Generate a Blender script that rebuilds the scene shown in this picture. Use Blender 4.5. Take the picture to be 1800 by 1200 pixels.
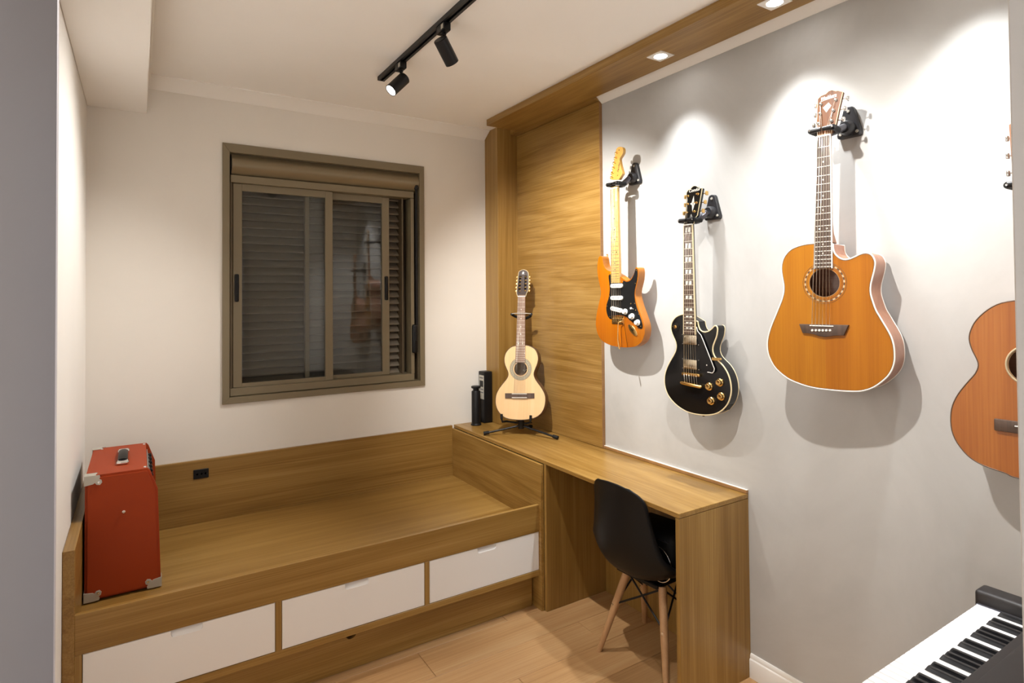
import bpy, bmesh, math, random
from mathutils import Vector, Matrix
random.seed(7)
SC = bpy.context.scene
for o in list(bpy.data.objects): bpy.data.objects.remove(o)
COL = SC.collection
PI = math.pi
# ------------------------------------------------------------------ camera
# room axes: X to the right along the window wall, Y into the room (window wall at Y=0), Z up, metres
CAM_POS = Vector((0.2105, -3.4345, 1.5765))
CR = Vector((0.84435781, -0.53572186, -0.00787223)); CU = Vector((-0.00312536, -0.01961763, 0.99980267)); CF = Vector((0.53577058, 0.84416659, 0.01823862))
cd = bpy.data.cameras.new('camera'); cam = bpy.data.objects.new('camera', cd); COL.objects.link(cam)
cam.matrix_world = Matrix(((CR.x, CU.x, -CF.x, CAM_POS.x), (CR.y, CU.y, -CF.y, CAM_POS.y), (CR.z, CU.z, -CF.z, CAM_POS.z), (0, 0, 0, 1)))
cd.sensor_fit = 'HORIZONTAL'; cd.sensor_width = 36.0; cd.lens = 1034.7 / 1800 * 36.0
cd.shift_y = -(600 - 501.5) / 1800; cd.clip_start = 0.02
SC.camera = cam
# ------------------------------------------------------------------ world, exposure
w = bpy.data.worlds.new('night'); SC.world = w; w.use_nodes = True
bg = w.node_tree.nodes['Background']; bg.inputs[0].default_value = (0.80, 0.78, 0.80, 1); bg.inputs[1].default_value = 0.50
vs = SC.view_settings; vs.view_transform = 'Standard'; vs.look = 'None'; vs.gamma = 1.0; vs.use_curve_mapping = False
vs.exposure = 0.8
DOWN_W, TRACK_W, TRACK1_W, TRACK_FILL_W = 50.0, 105.0, 58.0, 148.0        # watts of the two kinds of lamp; the last is an added fill
DOWN_COL, TRACK_COL = (0.965, 0.985, 1.0), (1.0, 0.962, 0.912)
# ------------------------------------------------------------------ room sizes
W = 2.353; ZC = 2.68; YF = -3.16
XD, YE, YB = 1.9354, -1.880, -0.983      # desk edge, desk end, bed front
ZD = 0.75
# ------------------------------------------------------------------ materials
def nodes(name):
    m = bpy.data.materials.new(name); m.use_nodes = True
    nt = m.node_tree; return m, nt, nt.nodes['Principled BSDF']
def plain(name, c, rough=.5, metal=0, coat=0, spec=.5):
    m, nt, p = nodes(name)
    p.inputs['Base Color'].default_value = (*c, 1); p.inputs['Roughness'].default_value = rough; p.inputs['Metallic'].default_value = metal
    p.inputs['Coat Weight'].default_value = coat; p.inputs['Coat Roughness'].default_value = .06; p.inputs['Specular IOR Level'].default_value = spec
    # a little unevenness so that no surface is perfectly flat in tone
    tc = nt.nodes.new('ShaderNodeTexCoord'); n = nt.nodes.new('ShaderNodeTexNoise'); n.inputs['Scale'].default_value = 35; n.inputs['Detail'].default_value = 3
    b = nt.nodes.new('ShaderNodeMapRange'); b.inputs['To Min'].default_value = max(rough - .012, 0.02); b.inputs['To Max'].default_value = min(rough + .012, 1)
    nt.links.new(tc.outputs['Object'], n.inputs['Vector']); nt.links.new(n.outputs['Fac'], b.inputs['Value']); nt.links.new(b.outputs[0], p.inputs['Roughness'])
    return m
def ramp(nt, stops):
    r = nt.nodes.new('ShaderNodeValToRGB'); e = r.color_ramp.elements
    while len(e) < len(stops): e.new(.5)
    for i, (pos, c) in enumerate(stops): e[i].position = pos; e[i].color = (*c, 1)
    return r
def wood(name, axis, stops, across=26., along=1.1, rough=.42, coat=0, fine=9., fine_amt=.42, bump=.03, rnd=False, seed=0., spec=.5, twist=.9):
    """laminate or timber with the grain along one axis (0, 1, 2) of the object's coordinates"""
    m, nt, p = nodes(name); L = nt.links
    tc = nt.nodes.new('ShaderNodeTexCoord'); mp = nt.nodes.new('ShaderNodeMapping')
    s = [across] * 3; s[axis] = along; mp.inputs['Scale'].default_value = s; mp.inputs['Location'].default_value = (seed, seed * .7, seed * 1.3)
    L.new(tc.outputs['Object'], mp.inputs['Vector'])
    src = mp.outputs['Vector']
    if rnd:
        oi = nt.nodes.new('ShaderNodeObjectInfo'); ad = nt.nodes.new('ShaderNodeVectorMath'); ad.operation = 'ADD'
        mu = nt.nodes.new('ShaderNodeMath'); mu.operation = 'MULTIPLY'; mu.inputs[1].default_value = 40
        L.new(oi.outputs['Random'], mu.inputs[0]); L.new(src, ad.inputs[0]); L.new(mu.outputs[0], ad.inputs[1]); src = ad.outputs[0]
    n1 = nt.nodes.new('ShaderNodeTexNoise'); n1.inputs['Scale'].default_value = .55; n1.inputs['Detail'].default_value = 5; n1.inputs['Distortion'].default_value = twist
    L.new(src, n1.inputs['Vector'])
    mp2 = nt.nodes.new('ShaderNodeMapping'); s2 = [fine] * 3; s2[axis] = 1.6; mp2.inputs['Scale'].default_value = s2; L.new(src, mp2.inputs['Vector'])
    n2 = nt.nodes.new('ShaderNodeTexNoise'); n2.inputs['Scale'].default_value = 1.; n2.inputs['Detail'].default_value = 2; L.new(mp2.outputs[0], n2.inputs['Vector'])
    mx = nt.nodes.new('ShaderNodeMix'); mx.inputs[0].default_value = fine_amt; L.new(n1.outputs['Fac'], mx.inputs[2]); L.new(n2.outputs['Fac'], mx.inputs[3])
    r = ramp(nt, stops); L.new(mx.outputs[0], r.inputs[0])
    col = r.outputs[0]
    if rnd:
        hs = nt.nodes.new('ShaderNodeHueSaturation'); mr = nt.nodes.new('ShaderNodeMapRange'); mr.inputs['To Min'].default_value = .88; mr.inputs['To Max'].default_value = 1.1
        L.new(oi.outputs['Random'], mr.inputs['Value']); L.new(mr.outputs[0], hs.inputs['Value']); L.new(col, hs.inputs['Color']); col = hs.outputs[0]
    L.new(col, p.inputs['Base Color']); p.inputs['Roughness'].default_value = rough; p.inputs['Coat Weight'].default_value = coat; p.inputs['Coat Roughness'].default_value = .05; p.inputs['Specular IOR Level'].default_value = spec
    if bump:
        b = nt.nodes.new('ShaderNodeBump'); b.inputs['Strength'].default_value = bump; b.inputs['Distance'].default_value = .002
        L.new(mx.outputs[0], b.inputs['Height']); L.new(b.outputs[0], p.inputs['Normal'])
    return m
def plaster(name, c, amt=.08, scale=2.2, rough=.75, bump=.05, fine=60, stretch=(1, 1, 1)):
    m, nt, p = nodes(name); L = nt.links
    tc = nt.nodes.new('ShaderNodeTexCoord'); mp = nt.nodes.new('ShaderNodeMapping'); mp.inputs['Scale'].default_value = stretch; L.new(tc.outputs['Object'], mp.inputs[0])
    n = nt.nodes.new('ShaderNodeTexNoise'); n.inputs['Scale'].default_value = scale; n.inputs['Detail'].default_value = 7; n.inputs['Roughness'].default_value = .62; n.inputs['Distortion'].default_value = .7
    L.new(mp.outputs[0], n.inputs['Vector'])
    lo = tuple(x * (1 - amt) for x in c); hi = tuple(min(x * (1 + amt), 1) for x in c)
    r = ramp(nt, [(.3, lo), (.7, hi)]); L.new(n.outputs['Fac'], r.inputs[0]); L.new(r.outputs[0], p.inputs['Base Color'])
    f = nt.nodes.new('ShaderNodeTexNoise'); f.inputs['Scale'].default_value = fine; f.inputs['Detail'].default_value = 4; L.new(tc.outputs['Object'], f.inputs['Vector'])
    b = nt.nodes.new('ShaderNodeBump'); b.inputs['Strength'].default_value = bump; b.inputs['Distance'].default_value = .002; L.new(f.outputs['Fac'], b.inputs['Height']); L.new(b.outputs[0], p.inputs['Normal'])
    p.inputs['Roughness'].default_value = rough; p.inputs['Specular IOR Level'].default_value = .3
    return m
def glow(name, c, s):
    m, nt, p = nodes(name); p.inputs['Base Color'].default_value = (.9, .9, .9, 1); p.inputs['Emission Color'].default_value = (*c, 1); p.inputs['Emission Strength'].default_value = s; return m
def glass(name):
    m = bpy.data.materials.new(name); m.use_nodes = True; nt = m.node_tree; nt.nodes.remove(nt.nodes['Principled BSDF'])
    out = nt.nodes['Material Output']; t = nt.nodes.new('ShaderNodeBsdfTransparent'); t.inputs[0].default_value = (.94, .95, .94, 1)
    g = nt.nodes.new('ShaderNodeBsdfGlossy'); g.inputs['Roughness'].default_value = .01
    f = nt.nodes.new('ShaderNodeFresnel'); f.inputs['IOR'].default_value = 1.52
    mx = nt.nodes.new('ShaderNodeMixShader'); nt.links.new(f.outputs[0], mx.inputs[0]); nt.links.new(t.outputs[0], mx.inputs[1]); nt.links.new(g.outputs[0], mx.inputs[2]); nt.links.new(mx.outputs[0], out.inputs[0])
    return m
OAK = [(.26, (.165, .082, .015)), (.42, (.250, .132, .028)), (.58, (.335, .194, .052)), (.78, (.43, .272, .092))]
M = {}
M['oak_x'] = wood('oak grain along x', 0, OAK, rough=.36); M['oak_y'] = wood('oak grain along y', 1, OAK, seed=3.1, rough=.33, across=24, along=1.9, twist=1.6); M['oak_z'] = wood('oak grain along z', 2, OAK, seed=7.7, rough=.38)
M['edge'] = wood('oak edge band', 0, [(.3, (.26, .13, .045)), (.7, (.36, .20, .08))], across=30, rough=.5)
M['plank'] = wood('floor plank', 0, [(.28, (.385, .203, .078)), (.5, (.495, .284, .124)), (.72, (.58, .374, .184))], across=11, along=.9, rough=.42, rnd=True, fine=12)
M['wall'] = plaster('painted wall', (.79, .752, .692), .02, 1.5, .8, .04, 90)
M['hanger'] = plain('black nylon', (.016, .016, .019), .38, spec=.5)
M['wallw'] = plaster('white painted wall', (.82, .80, .765), .015, 1.5, .7, .03, 90)
M['wallr'] = plaster('burnished cement paint', (.475, .470, .455), .095, 2.1, .62, .05, 26, (1, 1, .8))
M['ceil'] = plaster('ceiling paint', (.92, .905, .875), .012, 1.5, .85, .03, 80)
M['trim'] = plain('white trim', (.86, .84, .80), .45)
M['panel'] = plain('grey lacquer', (.25, .236, .250), .35, coat=.15)
M['jamb'] = plain('door frame paint', (.62, .60, .57), .5)
M['alum'] = plain('bronze aluminium', (.205, .165, .100), .42, metal=.15)
M['alumd'] = plain('bronze aluminium inside', (.11, .08, .045), .5, metal=.2)
M['blindbox'] = plain('bronze box cover', (.24, .19, .115), .33, metal=.35)
M['slat'] = plain('shutter slat', (.21, .175, .13), .40, metal=.1)
M['glass'] = glass('window glass')
M['black'] = plain('black plastic', (.006, .006, .0065), .42, spec=.3)
M['blackm'] = plain('black metal', (.008, .008, .009), .4, spec=.35)
M['rubber'] = plain('black rubber', (.008, .008, .008), .7, spec=.3)
M['grey'] = plain('dark grey metal', (.13, .13, .15), .3, metal=.7)
M['white'] = plain('white melamine', (.86, .845, .82), .38)
M['whitep'] = plain('white plastic', (.86, .85, .82), .3)
M['cream'] = plain('cream binding', (.74, .62, .38), .3)
M['bone'] = plain('white binding', (.86, .83, .76), .3)
M['gold'] = plain('gold plate', (.80, .53, .20), .2, metal=1)
M['nick'] = plain('nickel cover', (.74, .66, .52), .22, metal=1)
M['chrome'] = plain('chrome', (.80, .80, .80), .12, metal=1)
M['steel'] = plain('string steel', (.72, .66, .56), .3, metal=.8)
M['led'] = glow('lamp lens', (1, .97, .92), 28)
M['tolex'] = plain('orange red vinyl', (.33, .044, .008), .55, spec=.22)
M['grillec'] = plain('amp grille cloth', (.03, .028, .026), .9)
M['legw'] = wood('beech leg', 2, [(.3, (.38, .20, .085)), (.7, (.55, .33, .165))], across=60, along=3, rough=.45)
M['shell'] = plain('black chair shell', (.004, .004, .0042), .42, spec=.28)
M['silver'] = plain('silver plate', (.50, .48, .42), .45, metal=.25)
M['caulk'] = plain('white filler', (.82, .79, .73), .6)
M['rose'] = wood('rosewood board', 1, [(.3, (.045, .026, .018)), (.7, (.11, .065, .045))], across=120, along=8, rough=.45)
M['rosel'] = wood('pale rosewood board', 1, [(.3, (.20, .115, .08)), (.7, (.30, .18, .125))], across=120, along=8, rough=.45)
M['maple'] = wood('amber maple', 1, [(.3, (.50, .26, .045)), (.7, (.60, .34, .075))], across=60, along=5, rough=.3, coat=.5)
M['maplen'] = wood('maple board', 1, [(.3, (.56, .34, .085)), (.7, (.66, .43, .13))], across=60, along=5, rough=.35, coat=.3)
M['cedar'] = wood('cedar top', 1, [(.3, (.32, .106, .003)), (.5, (.40, .145, .005)), (.7, (.47, .185, .008))], across=30, along=1.2, rough=.38, coat=.03, fine=14, spec=.22)
M['mahog'] = wood('mahogany side', 0, [(.3, (.32, .135, .075)), (.7, (.46, .225, .135))], across=40, along=4, rough=.4, coat=.3)
M['mahogf'] = wood('reddish mahogany top', 1, [(.3, (.27, .070, .008)), (.5, (.35, .106, .013)), (.7, (.43, .150, .022))], across=22, along=1.4, rough=.4, coat=.15)
M['mahogn'] = wood('mahogany neck', 1, [(.3, (.26, .11, .05)), (.7, (.36, .17, .085))], across=50, along=5, rough=.4)
M['spruce'] = wood('spruce top', 1, [(.3, (.66, .42, .19)), (.7, (.76, .52, .27))], across=45, along=1.5, rough=.35, coat=.3)
M['walnut'] = wood('brown guitar side', 0, [(.3, (.10, .05, .022)), (.7, (.18, .09, .04))], across=40, along=4, rough=.4)
M['headwood'] = wood('figured headstock', 1, [(.3, (.085, .026, .006)), (.5, (.17, .058, .013)), (.7, (.24, .090, .022))], across=50, along=4, rough=.4, spec=.25)
M['darkhead'] = plain('dark headstock face', (.035, .018, .012), .3)
M['gloss'] = plain('black lacquer', (.005, .005, .0055), .2, coat=.15, spec=.4)
M['pearl'] = plain('pearl inlay', (.80, .80, .74), .25)
M['greypearl'] = plain('grey pearl inlay', (.20, .19, .18), .3)
M['inside'] = plain('bare wood inside', (.30, .19, .10), .8)
M['rosewhite'] = plain('rosette shell', (.48, .39, .25), .3)
M['rosedark'] = plain('rosette dark', (.10, .055, .03), .4)
M['rosegrey'] = plain('rosette grey', (.36, .34, .25), .45)
M['keyw'] = plain('white key', (.90, .90, .90), .25, coat=.4)
M['keyb'] = plain('black key', (.012, .012, .014), .28, coat=.3)
M['piano'] = plain('piano case', (.016, .013, .013), .5)
def strat_mat():
    """amber finish over a body glued up from pieces: a pale and a dark stripe run beside the centre"""
    m = wood('amber body', 1, [(.3, (.34, .078, .001)), (.5, (.42, .115, .002)), (.7, (.49, .155, .004))], across=22, along=1.2, rough=.27, coat=.15, spec=.4)
    nt = m.node_tree; p = nt.nodes['Principled BSDF']; src = p.inputs['Base Color'].links[0].from_socket
    tc = nt.nodes.new('ShaderNodeTexCoord'); sx = nt.nodes.new('ShaderNodeSeparateXYZ'); nt.links.new(tc.outputs['Object'], sx.inputs[0])
    ml = nt.nodes.new('ShaderNodeMath'); ml.operation = 'MULTIPLY_ADD'; ml.inputs[1].default_value = .20; nt.links.new(sx.outputs['Y'], ml.inputs[0]); nt.links.new(sx.outputs['X'], ml.inputs[2])
    r = nt.nodes.new('ShaderNodeValToRGB'); r.color_ramp.interpolation = 'CONSTANT'; e = r.color_ramp.elements
    # x + 0.2 y, metres, moved into 0..1 by + 0.5
    ad = nt.nodes.new('ShaderNodeMath'); ad.operation = 'ADD'; ad.inputs[1].default_value = .5; nt.links.new(ml.outputs[0], ad.inputs[0]); nt.links.new(ad.outputs[0], r.inputs[0])
    for _ in range(3): e.new(.5)
    for i, (pos, v) in enumerate(((0, 1.0), (.489, 1.28), (.500, 1.0), (.5345, .22), (.5385, .82))): e[i].position = pos; e[i].color = (v, v, v * .95, 1)
    mx = nt.nodes.new('ShaderNodeMix'); mx.data_type = 'RGBA'; mx.blend_type = 'MULTIPLY'; mx.inputs[0].default_value = 1
    nt.links.new(src, mx.inputs[6]); nt.links.new(r.outputs[0], mx.inputs[7]); nt.links.new(mx.outputs[2], p.inputs['Base Color'])
    return m
M['strat'] = strat_mat()
def book_match(m, c):
    """top made of two boards: the right-hand one has its own, redder tone"""
    nt = m.node_tree; p = nt.nodes['Principled BSDF']; src = p.inputs['Base Color'].links[0].from_socket
    tc = nt.nodes.new('ShaderNodeTexCoord'); sx = nt.nodes.new('ShaderNodeSeparateXYZ'); nt.links.new(tc.outputs['Object'], sx.inputs[0])
    g = nt.nodes.new('ShaderNodeMath'); g.operation = 'GREATER_THAN'; g.inputs[1].default_value = .002; nt.links.new(sx.outputs['X'], g.inputs[0])
    mx = nt.nodes.new('ShaderNodeMix'); mx.data_type = 'RGBA'; mx.blend_type = 'MULTIPLY'; nt.links.new(g.outputs[0], mx.inputs[0])
    nt.links.new(src, mx.inputs[6]); mx.inputs[7].default_value = (*c, 1); nt.links.new(mx.outputs[2], p.inputs['Base Color'])
book_match(M['cedar'], (.93, .83, .70))
M['stratside'] = wood('amber body side', 1, [(.3, (.37, .115, .008)), (.7, (.47, .175, .016))], across=22, along=2, rough=.3, coat=.4)
# ------------------------------------------------------------------ mesh helpers
def add_box(bm, x0, x1, y0, y1, z0, z1, bev=0, seg=1):
    vs_ = [bm.verts.new(p) for p in ((x0, y0, z0), (x1, y0, z0), (x1, y1, z0), (x0, y1, z0), (x0, y0, z1), (x1, y0, z1), (x1, y1, z1), (x0, y1, z1))]
    fs = [bm.faces.new([vs_[i] for i in f]) for f in ((3, 2, 1, 0), (4, 5, 6, 7), (0, 1, 5, 4), (1, 2, 6, 5), (2, 3, 7, 6), (3, 0, 4, 7))]
    if bev: bmesh.ops.bevel(bm, geom=list({e for f in fs for e in f.edges}), offset=bev, segments=seg, affect='EDGES', profile=.5)
def box(*a, bev=0, seg=1):
    bm = bmesh.new(); add_box(bm, *a, bev=bev, seg=seg); return bm
def frame_axes(d):
    d = d.normalized(); a = Vector((0, 0, 1)) if abs(d.z) < .9 else Vector((1, 0, 0)); x = a.cross(d).normalized(); return x, d.cross(x)
def add_tube(bm, pts, r, seg=8, closed=False, caps=True):
    pts = [Vector(p) for p in pts]; n = len(pts); rs = r if isinstance(r, (list, tuple)) else [r] * n
    rings = []; px = None
    for i, p in enumerate(pts):
        if closed: d = pts[(i + 1) % n] - pts[i - 1]
        else: d = pts[min(i + 1, n - 1)] - pts[max(i - 1, 0)]
        d.normalize()
        if px is None: x, y = frame_axes(d)
        else:
            x = (px - d * px.dot(d))
            if x.length < 1e-6: x, y = frame_axes(d)
            x.normalize(); y = d.cross(x)
        px = x
        rings.append([bm.verts.new(p + (x * math.cos(2 * PI * k / seg) + y * math.sin(2 * PI * k / seg)) * rs[i]) for k in range(seg)])
    m = n if closed else n - 1
    for i in range(m):
        a, b = rings[i], rings[(i + 1) % n]
        for k in range(seg): bm.faces.new((a[k], a[(k + 1) % seg], b[(k + 1) % seg], b[k]))
    if caps and not closed:
        bm.faces.new(list(reversed(rings[0]))); bm.faces.new(rings[-1])
def tube(pts, r, seg=8, closed=False):
    bm = bmesh.new(); add_tube(bm, pts, r, seg, closed); return bm
def add_lathe(bm, prof, o=(0, 0, 0), axis=(0, 0, 1), seg=20):
    o = Vector(o); a = Vector(axis).normalized(); x, y = frame_axes(a); rings = []
    for r, h in prof:
        if r < 1e-6: rings.append([bm.verts.new(o + a * h)])
        else: rings.append([bm.verts.new(o + a * h + (x * math.cos(2 * PI * k / seg) + y * math.sin(2 * PI * k / seg)) * r) for k in range(seg)])
    for i in range(len(rings) - 1):
        p, q = rings[i], rings[i + 1]
        for k in range(seg):
            k2 = (k + 1) % seg
            if len(p) == 1 and len(q) == 1: continue
            if len(p) == 1: bm.faces.new((p[0], q[k2], q[k]))
            elif len(q) == 1: bm.faces.new((p[k], p[k2], q[0]))
            else: bm.faces.new((p[k], p[k2], q[k2], q[k]))
    if len(rings[0]) > 1: bm.faces.new(list(reversed(rings[0])))
    if len(rings[-1]) > 1: bm.faces.new(rings[-1])
def lathe(prof, o=(0, 0, 0), axis=(0, 0, 1), seg=20):
    bm = bmesh.new(); add_lathe(bm, prof, o, axis, seg); return bm
def smooth(pts, n=4, closed=True):
    """Catmull-Rom through the points; an open end stays straight"""
    P = [Vector(p) for p in pts]; out = []; N = len(P)
    for i in range(N if closed else N - 1):
        if closed: a, b, c, d = P[i - 1], P[i], P[(i + 1) % N], P[(i + 2) % N]
        else: a, b, c, d = P[max(i - 1, 0)], P[i], P[i + 1], P[min(i + 2, N - 1)]
        for k in range(n):
            t = k / n; out.append(.5 * ((2 * b) + (c - a) * t + (2 * a - 5 * b + 4 * c - d) * t * t + (3 * b - a - 3 * c + d) * t ** 3))
    if not closed: out.append(P[-1])
    return out
def add_prism(bm, pts, z0, z1, holes=(), bev=0, top=0, side=0, to=None, seg=3):
    """outline in the local x,y plane pushed from z0 to z1; holes go right through the top face only"""
    to = to or (lambda x, y, z: Vector((x, y, z)))
    area = sum(pts[i][0] * pts[(i + 1) % len(pts)][1] - pts[(i + 1) % len(pts)][0] * pts[i][1] for i in range(len(pts)))
    if area < 0: pts = list(reversed(pts))
    n = len(pts)
    lo = [bm.verts.new((p[0], p[1], z0)) for p in pts]; hi = [bm.verts.new((p[0], p[1], z1)) for p in pts]
    sf = []
    for i in range(n):
        f = bm.faces.new((lo[i], lo[(i + 1) % n], hi[(i + 1) % n], hi[i])); f.material_index = side; sf.append(f)
    def cap(loop, hs, nz):
        ed = []
        for L_ in [loop] + hs:
            for i in range(len(L_)):
                e = bm.edges.get((L_[i], L_[(i + 1) % len(L_)])) or bm.edges.new((L_[i], L_[(i + 1) % len(L_)])); ed.append(e)
        r = bmesh.ops.triangle_fill(bm, use_beauty=True, use_dissolve=False, edges=ed, normal=(0, 0, nz))
        fs = [g for g in r['geom'] if isinstance(g, bmesh.types.BMFace)]
        for f in fs:
            f.normal_update(); f.material_index = top if nz > 0 else side
            if f.normal.z * nz < 0: f.normal_flip()
        return fs
    hv = [[bm.verts.new((p[0], p[1], z1)) for p in h] for h in holes]
    cap(hi, hv, 1); cap(lo, [], -1)
    if bev:
        ee = [bm.edges.get((hi[i], hi[(i + 1) % n])) for i in range(n)]
        bmesh.ops.bevel(bm, geom=[e for e in ee if e], offset=bev, segments=seg, affect='EDGES', profile=.5, clamp_overlap=True)
def prism(pts, z0, z1, **k):
    bm = bmesh.new(); add_prism(bm, pts, z0, z1, **k); return bm
def xf(bm, mat): bmesh.ops.transform(bm, matrix=mat, verts=bm.verts); return bm
# local x,y,z -> world planes
TO_XZ = Matrix(((1, 0, 0, 0), (0, 0, -1, 0), (0, 1, 0, 0), (0, 0, 0, 1)))       # outline in X,Z; pushed towards -Y
TO_YZ = Matrix(((0, 0, -1, 0), (-1, 0, 0, 0), (0, 1, 0, 0), (0, 0, 0, 1)))      # outline seen from -X (right = -Y); pushed towards -X
def obj(name, bm, mat, parent=None, ang=35, flat=False):
    me = bpy.data.meshes.new(name)
    if isinstance(bm, bpy.types.Mesh): me = bm
    else:
        bmesh.ops.recalc_face_normals(bm, faces=bm.faces); bm.to_mesh(me); bm.free()
        for m in (mat if isinstance(mat, (list, tuple)) else [mat]): me.materials.append(M[m] if isinstance(m, str) else m)
        if not flat:
            for p in me.polygons: p.use_smooth = True
            me.set_sharp_from_angle(angle=math.radians(ang))
    o = bpy.data.objects.new(name, me); COL.objects.link(o)
    if parent:
        o.parent = parent
        if not parent.get('_local'): o.matrix_parent_inverse = parent.matrix_world.inverted()
    return o
def tag(o, label, cat, group=None):
    o['label'] = label; o['category'] = cat
    if group: o['group'] = group
    return o
def thing(name, label, cat, loc=(0, 0, 0), group=None, mat=None, local=False):
    o = bpy.data.objects.new(name, None); COL.objects.link(o); o.empty_display_size = .05
    mw = mat if mat is not None else Matrix.Translation(loc)
    o.matrix_basis = mw; o.matrix_world = mw
    if local: o['_local'] = 1
    return tag(o, label, cat, group)
def struct(name, bm, mat, **k):
    o = obj(name, bm, mat, **k); o['kind'] = 'structure'; return o
def text_mesh(s, size, depth, shear=0., bold=0.):
    c = bpy.data.curves.new('t', 'FONT'); c.body = s; c.size = size; c.extrude = depth; c.shear = shear; c.offset = bold; c.align_x = 'LEFT'
    o = bpy.data.objects.new('t', c); me = bpy.data.meshes.new_from_object(o); bpy.data.objects.remove(o); bpy.data.curves.remove(c)
    bm = bmesh.new(); bm.from_mesh(me); bpy.data.meshes.remove(me); return bm
def spot(name, parent, loc, target, watts, cone, blend, r=.018, col=(1, 1, 1)):
    l = bpy.data.lights.new(name, 'SPOT'); l.energy = watts; l.color = col; l.spot_size = math.radians(cone); l.spot_blend = blend; l.shadow_soft_size = r
    o = bpy.data.objects.new(name, l); COL.objects.link(o); o.location = loc
    o.rotation_euler = (Vector(target) - Vector(loc)).to_track_quat('-Z', 'Y').to_euler()
    if parent: o.parent = parent; o.matrix_parent_inverse = parent.matrix_world.inverted()
    return o

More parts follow.
